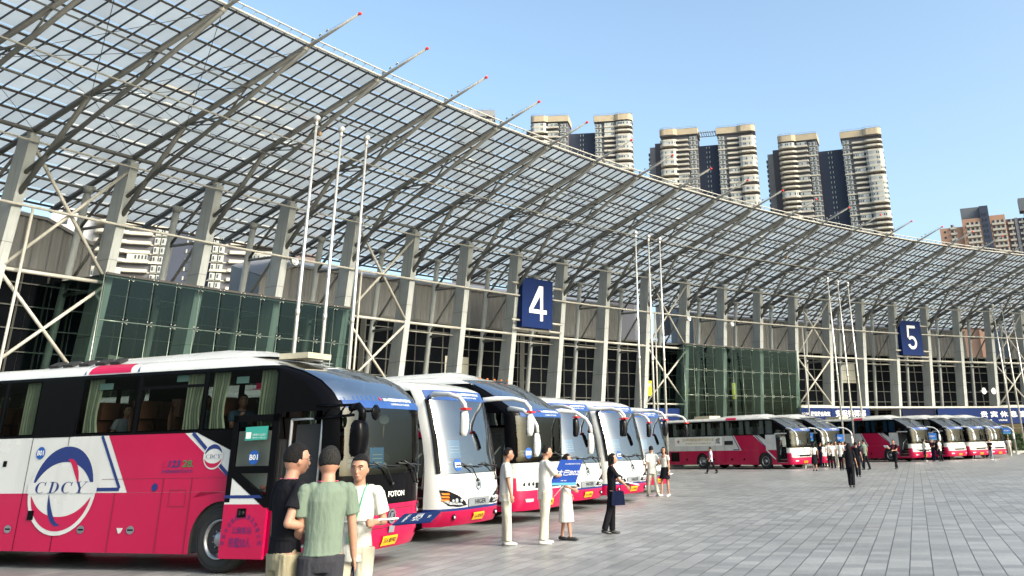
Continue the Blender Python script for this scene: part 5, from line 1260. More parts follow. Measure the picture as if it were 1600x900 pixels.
    for sg in (1, -1):
        e_, w_ = arms[sg]; b.tube([S[sg]+Vector((0, -sg*.03*k, 0)), S[sg].lerp(e_, .25), e_], [.050*k*fem, .045*k*fem, .036*k*fem], 12); b.tube([e_, e_.lerp(w_, .3), w_], [.036*k*fem, .037*k*fem, .024*k*fem], 12)
        b.ell(e_, .036*k*fem, 0, 10, 8)
        # hand: palm, four fingers and a thumb
        d = (w_-e_).normalized(); side = Vector((0, sg, 0)); n_ = d.cross(side).normalized()*sg; pl = n_.cross(d).normalized()   # pl: across the knuckles
        g_ = grip[0] if sg == 1 else grip[1]; across = n_ if not g_ else n_
        inw = -side+d*d.dot(side); inw = inw.normalized() if inw.length > .2 else Vector((0, 0, -1)); acr = d.cross(inw).normalized()
        pc = w_+d*.045*k; b.tube([w_-d*.01*k, w_+d*.03*k, w_+d*.085*k], [.022*k, .036*k, .040*k], 10, ry=[.018*k, .016*k, .014*k], ref=inw)
        if detail > 0:
            fr = max(.0082*k, vox*.9)
            for q, (o_, ln) in enumerate(((-.030, .060), (-.010, .075), (.010, .070), (.029, .055))):
                p0 = w_+d*.078*k+acr*o_*k; c_ = .9 if g_ else .28
                p1 = p0+(d*math.cos(c_)+inw*math.sin(c_))*ln*.45*k; p2 = p1+(d*math.cos(c_*2.1)+inw*math.sin(c_*2.1))*ln*.33*k; p3 = p2+(d*math.cos(c_*3)+inw*math.sin(c_*3))*ln*.25*k
                b.tube([p0-d*.02*k, p0, p1, p2, p3], [fr, fr, fr, fr*.92, fr*.8], 8)
            fwd_ = acr if acr.x > 0 else -acr
            p0 = w_+d*.02*k+fwd_*.022*k; p1 = p0+(d*.7+fwd_*.6+inw*.3).normalized()*.035*k; b.tube([p0, p1, p1+(d*.85+inw*(.7 if g_ else .35)).normalized()*.032*k], [fr*1.25, fr*1.1, fr*.9], 8)
    for hip, kn_, an, a2 in legp:
        b.tube([hip+Vector((0, 0, .03*k)), hip.lerp(kn_, .5), kn_], [.075*k, .062*k, .048*k], 12); b.tube([kn_, kn_.lerp(an, .28), an], [.047*k, .050*k, .030*k], 12); b.ell(kn_, .047*k, 0, 10, 8)
        ft = Vector((math.cos(a2*.4), 0, -max(0, -math.sin(a2)*.4))); b.tube([an, an+Vector((.02*k, 0, -.045*k)), an+ft*.12*k+Vector((0, 0, -.055*k))], [.030*k, .034*k, .026*k], 10)
    body = remesh(b, vox, 'body', [skin], R0)
    # ---- shirt
    b = MB(); lz = 1.0+.07*loose
    hem = hem if hem is not None else (-.10 if not skirt else .02)
    tor2 = [(0, hem, .160, .118), (0, .02, .158, .115), (0, .14, .147, .108), (0, .30, .158, .114), (0, .43, .172, .116), (-.008, .505, .158, .094), (-.01, .545, .105, .076), (-.008, .568, .072, .064)]
    if loose > 1.5: tor2 = [(0, hem-.02, .185, .135), (0, .02, .180, .13), (0, .16, .172, .125), (0, .30, .172, .124), (0, .43, .178, .120), (-.008, .505, .160, .096), (-.01, .545, .108, .078), (-.008, .568, .074, .066)]
    b.tube([T(x, 0, z) for x, z, w_, d in tor2], [w_*k*fem for _, _, w_, _ in tor2], 20, ry=[d*k*fem for _, _, _, d in tor2], ref=(-1, 0, 0))
    for sg in (1, -1):
        e_, w_ = arms[sg]; r = .058*k*fem*lz; s0 = S[sg]+Vector((0, -sg*.07*k, .012*k)); s1 = S[sg].lerp(e_, min(1, sleeve))
        b.ell(S[sg]+Vector((0, -sg*.008*k, .0)), r*.98, 0, 14, 10); b.ell(s0, r*.98, 0, 14, 10)
        if sleeve <= 1: b.tube([S[sg]+Vector((0, sg*.002, -.004)), s1], [r, r*1.10], 14); 
        else: b.tube([S[sg], e_], [r, r*.85], 14); b.tube([e_, e_.lerp(w_, sleeve-1)], [r*.82, r*.62], 12); b.ell(e_, r*.84, 0, 10, 8)
    if detail >= 2:
        rnd = random.Random(int(loc[0]*100)); 
        b.v = [tuple(Vector(p)+Vector((math.sin(p[2]*31/k+p[1]*17)*.004, math.sin(p[2]*23/k+p[0]*19)*.004, 0))) for p in b.v]
    shirt = remesh(b, vox, 'shirt', [top], R0, 1)
    if skirt:
        b = MB(); zt = .14; zb = -.10-skirt
        fr0 = legp[0][1]-legp[0][0]; fr1 = legp[1][1]-legp[1][0]; mx = (fr0+fr1)/2
        b.tube([T(0, 0, zt), T(0, 0, .0), T(0, 0, -.10)+Vector((mx.x*.3, 0, 0)), T(0, 0, zb)+Vector((mx.x*.8, 0, 0))], [.14*k, .165*k, .175*k, (.20+abs(fr0.x-fr1.x)*.25)*k], 20, ry=[.10*k, .12*k, .135*k, .17*k], ref=(-1, 0, 0))
        remesh(b, vox, 'skirt', [bot], R0, 1)
    else:
        b = MB(); fl = 1.05+.12*loose
        b.tube([T(0, 0, .17), T(0, 0, .06), T(0, 0, -.02), pel+Vector((0, 0, -.10*k))], [.138*k*fem, .148*k*fem, .160*k*fem, .13*k], 18, ry=[.100*k, .106*k, .116*k, .10*k], ref=(-1, 0, 0))
        for hip, kn_, an, a2 in legp:
            e = an+(an-kn_).normalized()*.0*k
            b.tube([hip+Vector((0, 0, .02*k)), hip.lerp(kn_, .5), kn_, kn_.lerp(e, .5), e+Vector((0, 0, .0))], [.086*k*fl*.95, .075*k*fl, .062*k*fl, .060*k*fl, .058*k*fl], 14); b.ell(kn_, .061*k*fl, 0, 10, 8)
        if detail >= 2: b.v = [tuple(Vector(p)+Vector((math.sin(p[2]*37/k+p[1]*20)*.004, math.sin(p[2]*29/k+p[0]*25)*.004, 0))) for p in b.v]
        remesh(b, vox, 'trousers', [bot], R0, 1)
    for hip, kn_, an, a2 in legp:
        b = MB(); c_ = an+Vector((0, 0, -.045*k)); pitch = a2*.5 if a2 < 0 else a2*.3
        Rm = Matrix.Rotation(-pitch if a2 < 0 else -a2*.3, 3, 'Y')
        P = lambda x, y, z: c_+Rm @ Vector((x*k, y*k, z*k))
        pts = [P(-.07, 0, 0), P(-.03, 0, .015), P(.05, 0, .0), P(.13, 0, -.008), P(.175, 0, -.014)]
        b.tube(pts, [.028*k, .040*k, .046*k, .042*k, .022*k], 12, ry=[.030*k, .045*k, .036*k, .028*k, .016*k]); zz = min(v[2] for v in b.v)
        b.bx(0, 0, 0, 0, 0, 0) if False else None
        b.build('shoe', [shoe], R0)
    # ---- hair
    b = MB(); sc_ = k*hs
    def hairf(p):
        x, y, z = p
        if x > .02*k and z < .050*k: x = .02*k+(x-.02*k)*.1
        if z < -.035*k and not longhair: z = -.035*k+(z+.035*k)*.25; x *= .8
        return Vector((x, y, z))
    b.ell(HP(-.008, 0, .016), (.104*sc_, .086*sc_, .116*sc_), 0, 22, 16, rot=HR, fn=hairf)
    if longhair:
        b.tube([HP(-.03, 0, .05), HP(-.068, 0, -.03), HP(-.085, 0, -.14), HP(-.09, 0, -.14-longhair)], [.075*sc_, .082*sc_, .080*sc_, .045*sc_], 14, ry=[.06*sc_, .05*sc_, .04*sc_, .025*sc_], ref=(-1, 0, 0))
        for sg in (-1, 1): b.tube([HP(.01, sg*.066, .05), HP(.0, sg*.084, -.02), HP(-.01, sg*.080, -.10)], [.03*sc_, .026*sc_, .02*sc_], 10)
    if detail >= 2:
        b.v = [tuple(Vector(p)+Vector((0, 0, 1))*(.004*math.sin(p[0]*220+p[1]*260))) for p in b.v]
    remesh(b, max(.008, vox*.8), 'hair', [hair], R0, 1)
    # ---- face
    if detail >= 1:
        for sg in (-1, 1):
            b = MB(); b.ell(HP(.079, sg*.031, .006), (.010*k, .014*k, .0065*k), 0, 10, 6, rot=HR); b.ell(HP(.0875, sg*.031, .006), (.004*k, .0062*k, .0058*k), 1, 8, 6, rot=HR); b.tube([HP(.083, sg*.046, .016), HP(.090, sg*.031, .0185), HP(.092, sg*.017, .014)], .0024*k, 5, 1); b.build('eye', [EYEW, BLACKINK], R0)
            b = MB(); b.tube([HP(.080, sg*.052, .030), HP(.092, sg*.036, .037), HP(.095, sg*.014, .033)], .0042*k, 6); b.build('eyebrow', [HAIR], R0)
        b = MB(); b.tube([HP(.088, -.023, -.0555), HP(.099, 0, -.054), HP(.088, .023, -.0555)], [.003*k, .0055*k, .003*k], 8); b.build('mouth', [LIP], R0)
    if glasses:
        b = MB()
        for sg in (-1, 1):
            b.tube([HP(.098, sg*.032+.022*math.cos(t), .005+.016*math.sin(t)) for t in [2*math.pi*q/12 for q in range(13)]], .0016*k, 5); b.tube([HP(.096, sg*.054, .010), HP(.0, sg*.085, .008)], .0016*k, 5)
        b.tube([HP(.098, -.010, .008), HP(.098, .010, .008)], .0016*k, 5); b.build('glasses', [BLACKINK], R0)
    if lan:
        b = MB()
        fx = .126 if loose <= 1.5 else .134
        for sg in (-1, 1): b.tube([T(-.07, sg*.055, .575), T(.0, sg*.078, .575), T(.07, sg*.072, .535), T(fx-.018, sg*.058, .44), T(fx, sg*.03, .30), T(fx+.004, sg*.006, .19)], .0068*k, 6, ry=.003*k)
        b.build('lanyard', [lan], R0)
        if badge: b = MB(); c_ = T(fx+.008, 0, .13); b.box(c_, (.006, .085*k, .12*k), 0); b.box(c_+Vector((.0035, 0, .01)), (.002, .06*k, .05*k), 1); b.build('badge', [BADG, WHITE], R0)
    return R0, dict(T=T, arms=arms, HP=HP, k=k, S=S)
def W2(root, p):  # local point of a thing to the world
    c_, s_ = math.cos(root.rotation_euler.z), math.sin(root.rotation_euler.z); return Vector((root.location.x+c_*p[0]-s_*p[1], root.location.y+s_*p[0]+c_*p[1], root.location.z+p[2]))
def onray(x, dist): d = ray(x, 700); return (d.x*dist, d.y*dist)
def face_img(loc, deg):
    """yaw measured from pointing straight away from the camera: 0 away, 90 to the image left, -90 to the right, 180 to the camera"""
    return math.degrees(math.atan2(loc[1], loc[0]))+deg
def tote(loc, rz, size, label, m, h=0.33):
    e = empty('bag', loc, rz, label, 'bag'); b = MB(); a, c = size
    vs_ = [(-a/2, -c/2, 0), (a/2, -c/2, 0), (a/2, c/2, 0), (-a/2, c/2, 0), (-a/2*.85, -c*.2, h), (a/2*.85, -c*.2, h), (a/2*.85, c*.2, h), (-a/2*.85, c*.2, h)]
    b.add(vs_, [(3, 2, 1, 0), (4, 5, 6, 7), (0, 1, 5, 4), (1, 2, 6, 5), (2, 3, 7, 6), (3, 0, 4, 7)]); b.build('bag_body', m, e)
    b = MB(); b.tube([(-a*.25, 0, h-.02), (-a*.18, 0, h+.16), (0, 0, h+.22), (a*.18, 0, h+.16), (a*.25, 0, h-.02)], .008, 6); b.build('handle', m, e); return e
# ---- the three men in front of the first coach
l1 = onray(460, 9.05); p1, i1 = person(l1, face_img(l1, -62), 'man in a black polo shirt and khaki trousers with glasses and a pink lanyard', 1.85, CB, CK, SHB, detail=3, hs=1.05, glasses=True, lan=PINK, head=(-8, -2), wr=(.13, -.22, 1.10), hints={-1: (-1, -.05, -.15)}, wl=(.05, .25, .80), sleeve=.62, legs=((2, 2), (-2, 2)), grip=(True, True), hem=.13, loose=1.2)
l2 = onray(517, 8.85); p2, i2 = person(l2, face_img(l2, 6), 'man in a sage green T-shirt and charcoal trousers seen from behind', 1.82, CG, CD, SHB, hair=HAIRG, detail=3, hs=1.05, lan=PINK, wr=(.05, -.27, .80), wl=(.22, .20, .98), hints={1: (-.3, 0, -.8)}, sleeve=.68, legs=((3, 2), (-3, 2)), grip=(True, False), hem=.03, loose=1.1)
l3 = onray(566, 9.9); p3, i3 = person(l3, face_img(l3, 165), 'young man in white facing the camera with a green lanyard, holding a pole level', 1.74, CW, CC, SHW, detail=3, hs=1.05, lan=GREEN, badge=True, wl=(.20, .22, 1.14), wr=(.12, -.30, 1.06), sleeve=.72, loose=1.5, legs=((2, 2), (-2, 2)), grip=(True, True), head=(0, -3))
# the number board he carries, held level so that it is seen almost edge on
g1 = far(584, 811, 9.72)
dirx = Vector((far(650, 808, 9.6)-far(480, 811, 9.9))); dirx.normalize()
hb = empty('number_board', (g1.x, g1.y, g1.z-.03), math.atan2(dirx.y, dirx.x), 'dark blue number board on a metal pole carried level by the young man in white', 'board')
b = MB(); b.tube([(-.72, 0, -.01), (.24, 0, 0.03)], .011, 8); b.build('pole', STAINL, hb)
b = MB(); b.box((.42, 0, .03), (.36, .44, .012), 0, Matrix.Rotation(R_(-3), 3, 'Y') @ Matrix.Rotation(R_(8), 3, 'X')); Rm = Matrix.Rotation(R_(-3), 3, 'Y') @ Matrix.Rotation(R_(8), 3, 'X')
ux, uy = Rm @ Vector((0, 1, 0)), Rm @ Vector((-1, 0, 0)); o0 = Vector((.42, 0, .03))+Rm @ Vector((0, 0, .008))
b.text('大巴B01', o0-ux*.15+uy*(-.05), ux, uy, .30, .09, 1, 0); b.text('2024成都国际数字文旅大会', o0-ux*.16+uy*(.09), ux, uy, .32, .03, 1); b.text('文旅成都', o0-ux*.06+uy*(-.13), ux, uy, .12, .025, 1)
b.build('board_panel', [NAVY, WHITE], hb)
b = MB(); tp = W2(p1, (.06, .27, .62)); 
pp = empty('paper_sheet', (tp.x, tp.y, tp.z), p1.rotation_euler.z, 'white paper sheets hanging from the hand of the man in the black polo', 'paper'); b.prism([(-.03, 0, -.12), (.12, 0.02, -.14), (.14, 0.01, .08), (.0, 0, .10)], (0, .006, 0)); b.build('sheet', mat('paper_white', (0.75, 0.76, 0.8), 0.6), pp)
q = W2(p2, i2['arms'][-1][1]); tote((q.x, q.y, q.z-.62), p2.rotation_euler.z, (.30, .10), 'navy tote bag in the hand of the man in the sage T-shirt', cloth('navy_tote', (0.006, 0.009, 0.028)), .34)
# ---- the white group by coaches two and three
G = lambda x, y: gnd(x, y)
p4, i4 = person(G(789, 853), face_img(G(789, 853), -88), 'young man in white standing alone by the second coach, looking right', 1.77, CW, CC, SHW, SKIN2, detail=2, loose=1.6, sleeve=.75, lan=GREEN, wl=(.02, .25, .80), wr=(.10, -.26, .83), legs=((1, 1), (5, 3)), head=(-6, 0))
p5, i5 = person(G(851, 851), face_img(G(851, 851), -72), 'tall young man in white raising the blue 大巴B02 board', 1.80, CW, CC, SHW, detail=2, loose=1.9, sleeve=.85, wr=(.42, -.10, 1.19), wl=(.05, .25, .84), grip=(False, True), legs=((3, 2), (-4, 2)), head=(-10, 0))
g = W2(p5, i5['arms'][-1][1])
c5 = far(882, 738, math.hypot(g.x, g.y)-.12); vx = far(904, 738, math.hypot(g.x, g.y))-far(862, 738, math.hypot(g.x, g.y)); yw = math.atan2(vx.y, vx.x)
bd = empty('number_board', (c5.x, c5.y, c5.z), yw, 'blue board reading 大巴B02 held up by the tall young man in white', 'board')
b = MB(); bl, brr, tr_, tl = (-.30, 0, -.235), (.21, 0, -.245), (.37, 0, .225), (-.08, 0, .235)
b.prism([bl, brr, tr_, tl], (0, .015, 0), 0); ux = (Vector(brr)-Vector(bl)).normalized(); uy = (Vector(tl)-Vector(bl)).normalized()
b.text('大巴B02', Vector(bl)+ux*.055+uy*.20+Vector((0, -.004, 0)), ux, uy, .42, .115, 1, .004); b.text('2024成都国际数字文旅大会', Vector(bl)+ux*.13+uy*.42+Vector((0, -.004, 0)), ux, uy, .30, .03, 1); b.text('文旅 成都', Vector(bl)+ux*.18+uy*.085+Vector((0, -.004, 0)), ux, uy, .12, .022, 1)
b.add([Vector(bl)+Vector((.004, -.003, .003)), Vector(brr)+Vector((0, -.003, .003)), Vector(brr)+uy*.06+Vector((0, -.003, 0)), Vector(bl)+uy*.05+Vector((.004, -.003, 0))], [(0, 1, 2, 3)], 2)
b.build('board_panel', [mat('board_blue', (0.006, 0.05, 0.30), 0.4, 0, 0.1, 3), WHITE, mat('board_wave', (0.10, 0.35, 0.55), 0.4)], bd)
b = MB(); lo = far(864, 778, math.hypot(g.x, g.y)); b.tube([(0, .02, -.22), Vector(W2(bd, (0, 0, 0))*0)+Matrix.Rotation(-yw, 3, 'Z') @ (lo-Vector(bd.location))], .010, 8); b.build('pole', STAINL, bd)
p6, i6 = person(G(884, 845), face_img(G(884, 845), -100), 'woman in a white dress and black flats half hidden by the raised blue board', 1.63, CW, CW, SHB, detail=2, female=True, longhair=.16, skirt=.42, sleeve=.6, wr=(.18, -.18, 1.02), legs=((-6, 2), (10, 4)), head=(-4, 6))
p7, i7 = person(G(957, 835), face_img(G(957, 835), -82), 'woman in black with a navy bag walking right and reading papers', 1.60, CB, CB, SHB, detail=2, female=True, longhair=.0001, lan=PINK, sleeve=.8, wr=(.34, -.06, 1.02), wl=(.34, .08, 1.05), legs=((2, 2), (-10, 8)), loose=1.4, head=(-4, 8), hs=1.04)
g = (W2(p7, i7['arms'][-1][1])+W2(p7, i7['arms'][1][1]))/2
pp = empty('paper_sheet', (g.x, g.y, g.z+.01), p7.rotation_euler.z, 'white papers held by the woman in black', 'paper'); b = MB(); b.box((.13, 0, .02), (.30, .24, .012), 0, Matrix.Rotation(R_(14), 3, 'Y')); b.box((.12, 0.01, .034), (.29, .21, .006), 0, Matrix.Rotation(R_(10), 3, 'Y') @ Matrix.Rotation(R_(7), 3, 'Z')); b.build('sheet', mat('paper_white', (0.75, 0.76, 0.8), 0.6), pp)
q = W2(p7, (.10, -.20, .58)); tb = tote((q.x, q.y, q.z), p7.rotation_euler.z+.1, (.30, .10), 'navy handbag hanging at the side of the woman in black', cloth('navy_tote', (0.006, 0.009, 0.028)), .28)
b = MB(); b.tube([(-.04, .0, .26), (-.08, .03, .6), (-.08, .12, .88)], .008, 6); b.build('strap', CN, tb)
person(G(1020, 776), face_img(G(1020, 776), 25), 'man in white seen from behind at the nose of the fifth coach', 1.72, CW, CC, SHW, detail=1, loose=1.8, sleeve=.8, wr=(.15, -.22, 1.0), legs=((14, 6), (-16, 8)))
person(G(1040, 776), face_img(G(1040, 776), 150), 'woman in a white top, black skirt and white trainers, hand raised', 1.66, CW, CB, SHW, detail=1, female=True, longhair=.06, skirt=.18, sleeve=.5, wr=(.25, -.10, 1.25), wl=(.06, .22, .82), legs=((-6, 2), (12, 4)), head=(20, 0))
# ---- around the far row
def fp(x, y, deg, label, h=1.66, **kw): g_ = G(x, y); return person(g_, face_img(g_, deg), label, h, detail=kw.pop('detail', 0), **kw)
fp(1112, 740, 80, 'man in a pale blue shirt walking before the long side-on coach', 1.56, top=CL_, bot=CB, shoe=SHB, legs=((24, 6), (-22, 10)), wr=(.2, -.2, .95), detail=1, sleeve=.6)
fp(1207, 733, -75, 'man in a white shirt standing by the front wheel of the long side-on coach', 1.62, top=CW, bot=CB, shoe=SHB, detail=1)
s_ = W2(fb[0], (-.95, -1.0, .62)); person((s_.x, s_.y, s_.z), face_img(s_, 20), 'man in a white shirt climbing into the long side-on coach', 1.68, CW, CB, SHB, detail=0, legs=((20, 20), (0, 2)))
fp(1257, 732, 172, 'attendant in white looking at a phone beside the first far coach', 1.68, loose=1.6, wr=(.25, -.06, 1.15), wl=(.25, .06, 1.12), head=(0, 12), detail=1)
fp(1274, 736, 10, 'woman with long black hair in a white top and black skirt, far row', 1.60, top=CW, bot=CB, shoe=SHB, female=True, longhair=.15, skirt=.36, detail=1)
fp(1284, 731, -60, 'person in navy with a brown bag in the crowd left of the flagpoles', 1.62, top=CN, bot=CN, shoe=SHB)
fp(1289, 729, 20, 'person in black in the crowd left of the flagpoles', 1.62, top=CB, bot=CB, shoe=SHB)
fp(1298, 731, 5, 'man in a white shirt with his back turned in the crowd', 1.66, top=CW, bot=CB, shoe=SHB)
fp(1309, 730, 170, 'attendant in white half hidden behind the man in the white shirt', 1.66, loose=1.5)
fp(1316, 735, -10, 'larger man in a white shirt and black trousers left of the flagpoles', 1.70, top=CW, bot=CB, shoe=SHB, detail=1, legs=((6, 2), (-8, 3)))
fp(1325, 733, 60, 'dark clothed person between the flagpoles and the crowd', 1.62, top=CN, bot=CB, shoe=SHB)
fp(1332, 762, -8, 'woman in black walking away across the open plaza', 1.64, top=CB, bot=CB, shoe=SHB, female=True, longhair=.02, detail=1, loose=1.6, sleeve=.9, legs=((10, 4), (-12, 10)), wr=(.08, -.27, .82))
fp(1342, 745, -15, 'man in black just behind the walking woman', 1.62, top=CB, bot=CB, shoe=SHB, detail=1)
fp(1354, 734, 60, 'man in a grey green shirt with his hand out by the flagpoles', 1.74, top=CG, bot=CB, shoe=SHB, detail=1, wl=(.4, .1, 1.12), legs=((8, 2), (-12, 4)))
p_, i_ = fp(1401, 733, 150, 'man in black reading papers before the coach with blue curtains', 1.70, top=CB, bot=CB, shoe=SHB, detail=1, lan=PINK, wr=(.42, -.22, 1.25), wl=(.25, .08, 1.08), legs=((16, 4), (-14, 8)))
g = W2(p_, i_['arms'][-1][1]); pp = empty('paper_sheet', (g.x, g.y, g.z), p_.rotation_euler.z, 'white papers in the hand of the man reading by the blue-curtained coach', 'paper'); b = MB(); b.box((.12, 0, .06), (.20, .28, .02), 0, Matrix.Rotation(R_(-35), 3, 'Y')); b.build('sheet', mat('paper_white', (0.75, 0.76, 0.8), 0.6), pp)
fp(1447, 721, -60, 'man in a white shirt and dark trousers, leftmost of the three talking', 1.64, top=CW, bot=CD, shoe=SHW, wr=(.25, -.1, 1.15))
fp(1460, 721, 150, 'middle one of the three talking, in black with a pink lanyard', 1.66, top=CB, bot=CN, shoe=SHB, lan=PINK, wr=(.25, -.1, 1.1), wl=(.25, .1, 1.1))
fp(1471, 721, 60, 'man in a white T-shirt, rightmost of the three talking', 1.62, top=CW, bot=CB, shoe=SHB)
p_, i_ = fp(1488, 718, -110, 'attendant in white holding a small blue flag by the nose-out coaches', 1.66, loose=1.5, wr=(.32, -.12, 1.12))
g = W2(p_, i_['arms'][-1][1]); e = empty('hand_flag', (g.x, g.y, g.z), 0.3, 'small blue and white flag held by an attendant', 'flag'); b = MB(); b.tube([(-.1, 0, -.2), (.5, 0, .65)], .014, 6); b.build('stick', STAINL, e); b = MB(); b.prism([(.22, 0, .3), (.48, 0, .62), (.36, 0, .78), (.16, 0, .52)], (0, .01, 0)); b.build('cloth', BADGE, e)
fp(1521, 716, 30, 'man in navy standing between two nose-out coaches', 1.58, top=CN, bot=CN, shoe=SHB)
fp(1538, 716, 170, 'attendant in white before the middle nose-out coach', 1.66, loose=1.5, wr=(.25, -.05, 1.2))
fp(1550, 719, 160, 'person in a dark top and grey trousers holding a sheet', 1.52, top=CB, bot=CGR, shoe=SHW, wr=(.3, -.1, 1.2), wl=(.3, .1, 1.2))
fp(1579, 713, 175, 'attendant in white standing alone at the right beside the hedge', 1.60, loose=1.5)
for x, y, dg, lab, t_, b_, s2 in ((1303, 732, 40, 'man in a white shirt turned away between the attendant and the flagpoles', CW, CB, SHB), (1293, 728, 150, 'woman in cream facing out of the crowd', CW, CC, SHW), (1320, 729, 170, 'attendant in white behind the larger man', CW, CC, SHW), (1281, 727, 175, 'attendant in white deep in the crowd by the coach nose', CW, CC, SHW), (1346, 731, 200, 'man in dark blue by the middle flagpole', CN, CD, SHB), (1465, 719, -20, 'man in black behind the three talking', CB, CD, SHB)):
    fp(x, y, dg, lab, 1.64, top=t_, bot=b_, shoe=s2)
# ---- inside the coaches
def rider(bb, x, y, z, yaw, label, top_, h=1.6, **kw):
    s_ = W2(bb, (x, y, z)); return person((s_.x, s_.y, s_.z), math.degrees(bb.rotation_euler.z)+yaw, label, h, top_, CB, SHB, detail=kw.pop('detail', 1), legs=((82, 85), (80, 85)), **kw)
rider(b1, -2.62, -.80, 1.42, -35, 'passenger in dark blue reaching over at the front side window of the first coach', cloth('dusk_blue', (0.05, 0.09, 0.13)), 1.66, wr=(.30, -.12, .98), wl=(.32, .08, .85), head=(-10, 10), sleeve=.6)
rider(b1, -3.42, -.80, 1.50, -30, 'passenger in a pale blue shirt with a hand to the face, second side window', CL_, 1.58, wr=(.16, -.08, 1.24), sleeve=.95)
rider(b1, -5.20, -.80, 1.46, -20, 'passenger in grey slumped by the curtain, third side window', CGR, 1.5)
rider(b1, -1.20, .55, .92, 20, 'driver in navy at the wheel of the first coach', CN, 1.66, head=(10, 0), sleeve=1.6)
s_ = W2(b5, (-.85, -.95, .62)); person((s_.x, s_.y, s_.z), face_img(s_, 30), 'attendant in white climbing the steps of the fifth coach', 1.74, CW, CC, SHW, detail=1, legs=((30, 30), (0, 0)), loose=1.6)
for q, (x, c_) in enumerate(((-2.2, CW), (-3.9, CW))):
    rider(fb[0], x, -.7, 1.26, -20, ('passenger in white at the front window of the long side-on coach', 'dark haired passenger at the second window of the long side-on coach')[q], c_, 1.6, detail=0)
# ---- blue number boards held over the far crowd
for x, y, ox, lab in ((1262, 683, 1257, 'blue number board over the attendant at the first far coach'), (1310, 685, 1309, 'blue number board above the crowd left of the flagpoles'), (1456, 682, 1460, 'blue number board above the three talking'), (1538, 675, 1538, 'blue number board above the attendant at the middle nose-out coach'), (1573, 673, 1579, 'blue number board above the attendant by the hedge')):
    yy = {1262: 731, 1310: 729, 1456: 720, 1538: 715, 1573: 712}[x]; g = gnd(x, yy); D = math.hypot(g.x, g.y)-.25; c_ = far(x, y, D)
    e = empty('number_board', c_, math.atan2(c_.y, c_.x)-math.pi/2, lab, 'board', 'blue number boards raised by attendants'); b = MB(); b.bx(-.36, .36, -.008, .008, -.26, .26, 0); b.bx(-.35, .35, -.012, -.009, -.255, -.17, 2); b.text('大巴B1'+str(x % 7), (-.24, -.013, -.06), (1, 0, 0), (0, 0, 1), .48, .16, 1, .015); b.build('board_panel', [mat('board_sky_blue', (0.02, 0.14, 0.50), 0.5), WHITE, mat('board_wave', (0.10, 0.35, 0.55), 0.4)], e)
    b = MB(); b.tube([(0, .02, -.2), (.05, .03, -1.0)], .012, 6); b.build('pole', STAINL, e)
# ================================================================ small things on the building and the plaza edge
def hedge(x0, x1, y, label):
    L_ = gnd(x0, y); e = None
    rnd = random.Random(5); b = MB(); P0, P1 = RP(20.1, -.9, 0), RP(22.5, -.9, 0); D = P1-P0
    for k in range(9000):
        u, v, w_ = rnd.random(), rnd.random(), rnd.random(); hh = 1.75+.25*math.sin(u*19)+.15*math.sin(u*47)
        c = P0+D*u+Vector((-.84*(v-.5), .54*(v-.5), 0))*-1.3+Vector((0, 0, .1+hh*w_))
        r = .10; a = rnd.random()*6.28; t = rnd.random()*1.6-.8
        d1 = Vector((math.cos(a), math.sin(a), t*.6))*r; d2 = Vector((-math.sin(a)*.5, math.cos(a)*.5, .6-t*.3))*r*.7
        b.add([c-d1, c-d2, c+d1, c+d2], [(0, 1, 2, 3)])
    r_ = empty('hedge', P0, 0, label, 'hedge'); b.build('foliage', mat('hedge_leaf', (0.045, 0.085, 0.03), 0.6, 0, 0.5, 2.5), r_, P0)
    b = MB(); b.bar(P0+Vector((0, 0, .12)), P1+Vector((0, 0, .12)), 1.2, .24); b.build('planter_kerb', CONC, r_, P0)
hedge(1560, 1600, 706, 'clipped green hedge at the foot of the hall beside the last coach')
# floodlights on columns
def lamp(i, s, z, t, yaw, label, name='floodlight'):
    p = RP(i, s, z, t); e = empty(name, p, ang(i)+math.pi+yaw, label, 'floodlight', 'floodlights fixed to the columns')
    b = MB(); b.ell((.12, 0, -.18), (.20, .20, .17), 0, 14, 10); b.lathe([(.19, .0), (.22, .06), (.18, .05), (0, .02)], (.26, 0, -.18), 'X', 16, 1); b.build('lamp_head', [STAINL, LAMPG], e)
    b = MB(); b.tube([(-.3, 0, 0), (0, 0, 0), (.1, 0, -.1)], .03, 6); b.build('bracket', TRUSS, e)
lamp(3, .15, 11.7, .35, 0, 'round floodlight near the top of the fourth column from the left')
lamp(11, .15, 11.7, -.35, 0, 'round floodlight on the column left of the right glass lobby')
lamp(12, .15, 11.6, .35, 0, 'round floodlight on a column above the right glass lobby')
# security cameras on a column head
p = RP(4, .5, 14.5, .1); e = empty('camera_cluster', p, ang(4), 'small security cameras on the column head behind the right flagpole of the nearest trio', 'camera'); b = MB()
for d in ((-.2, 0, .25), (.1, .1, .0), (0, -.15, -.25)): b.bx(d[0]-.1, d[0]+.1, d[1]-.05, d[1]+.05, d[2]-.05, d[2]+.05)
b.tube([(0, 0, -.4), (0, 0, .4)], .03, 6); b.build('camera_body', STAINL, e)
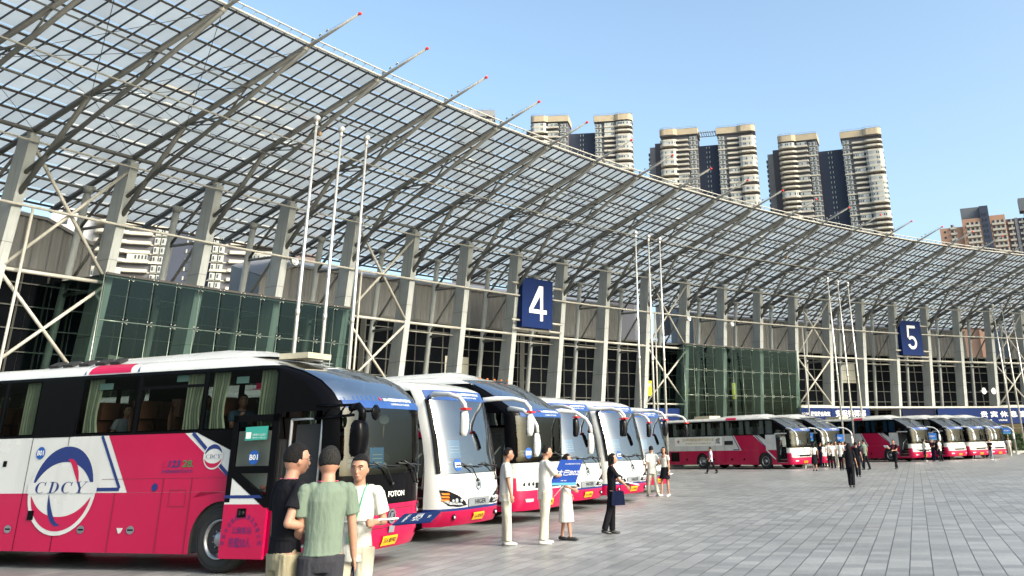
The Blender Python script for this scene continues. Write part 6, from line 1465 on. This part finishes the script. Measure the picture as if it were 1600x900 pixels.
# hanging lamps under the canopy
for i, lab in ((2.0, 'small lamp hanging by a wire under the canopy near the nearest flagpoles'), (12.0, 'small lamp hanging by a wire under the canopy above the right lobby')):
    p = RP(i, 7.4, 16.2); e = empty('hanging_lamp', p, 0, lab, 'lamp'); b = MB(); b.tube([(0, 0, .7), (0, 0, 0)], .012, 5); b.build('wire', TRUSS, e); b = MB(); b.ell((0, 0, -.08), (.10, .10, .13), 0, 10, 8); b.build('lamp_shade', mat('rusty_lamp', (0.35, 0.22, 0.12), 0.6), e)
# loudspeakers on the right
p = RP(19.4, .1, 6.2); e = empty('loudspeaker', p, ang(19.4)+math.pi, 'pair of white round loudspeakers on the wall below the right crossed braces', 'loudspeaker')
for y in (0, 1.4):
    b = MB(); b.lathe([(.06, -.35), (.10, -.1), (.30, .12), (.33, .14), (.28, .10), (.08, -.05), (0, -.05)], (0, y, 0), 'X', 18); b.build('horn', WHITE, e)
b = MB(); b.tube([(-.2, -.3, -.05), (-.2, 1.8, -.05)], .04, 6); b.build('bracket', TRUSS, e)
# air conditioner on the facade, ground boxes
p = RP(7.75, -4.4, 5.2); e = empty('air_conditioner', p, ang(8)+math.pi, 'beige air conditioner outdoor unit on the facade behind the near row', 'air conditioner'); b = MB(); b.bx(-.2, .2, -.4, .4, 0, .6); b.build('casing', AIRC, e); b = MB(); b.lathe([(.22, .0), (.20, .02), (0, .02)], (.205, 0, .3), 'X', 18); b.build('fan_grille', HOLE, e)
# yellow notices in the lobby and the braced bay
YEL = mat('yellow_notice', (0.55, 0.50, 0.03), 0.5)
for i, s, z, w_, h, lab in ((.28, -4.85, 4.0, .9, .6, 'yellow notice behind the crossed braces above the roof of the first coach'), (12.05, .05, 5.2, .45, 1.3, 'narrow yellow notice inside the right glass lobby'), (10.3, -1.8, 5.4, .5, 1.2, 'yellow notice behind the second flagpole trio')):
    p = RP(i, s, z); e = empty('notice_board', p, ang(i)+math.pi, lab, 'notice'); b = MB(); b.bx(-.01, .01, 0, w_, 0, h, 0); b.bx(.0102, .012, w_*.2, w_*.8, h*.62, h*.82, 1); b.build('board_panel', [YEL, mat('notice_white', (.6, .6, .45), .5)], e)
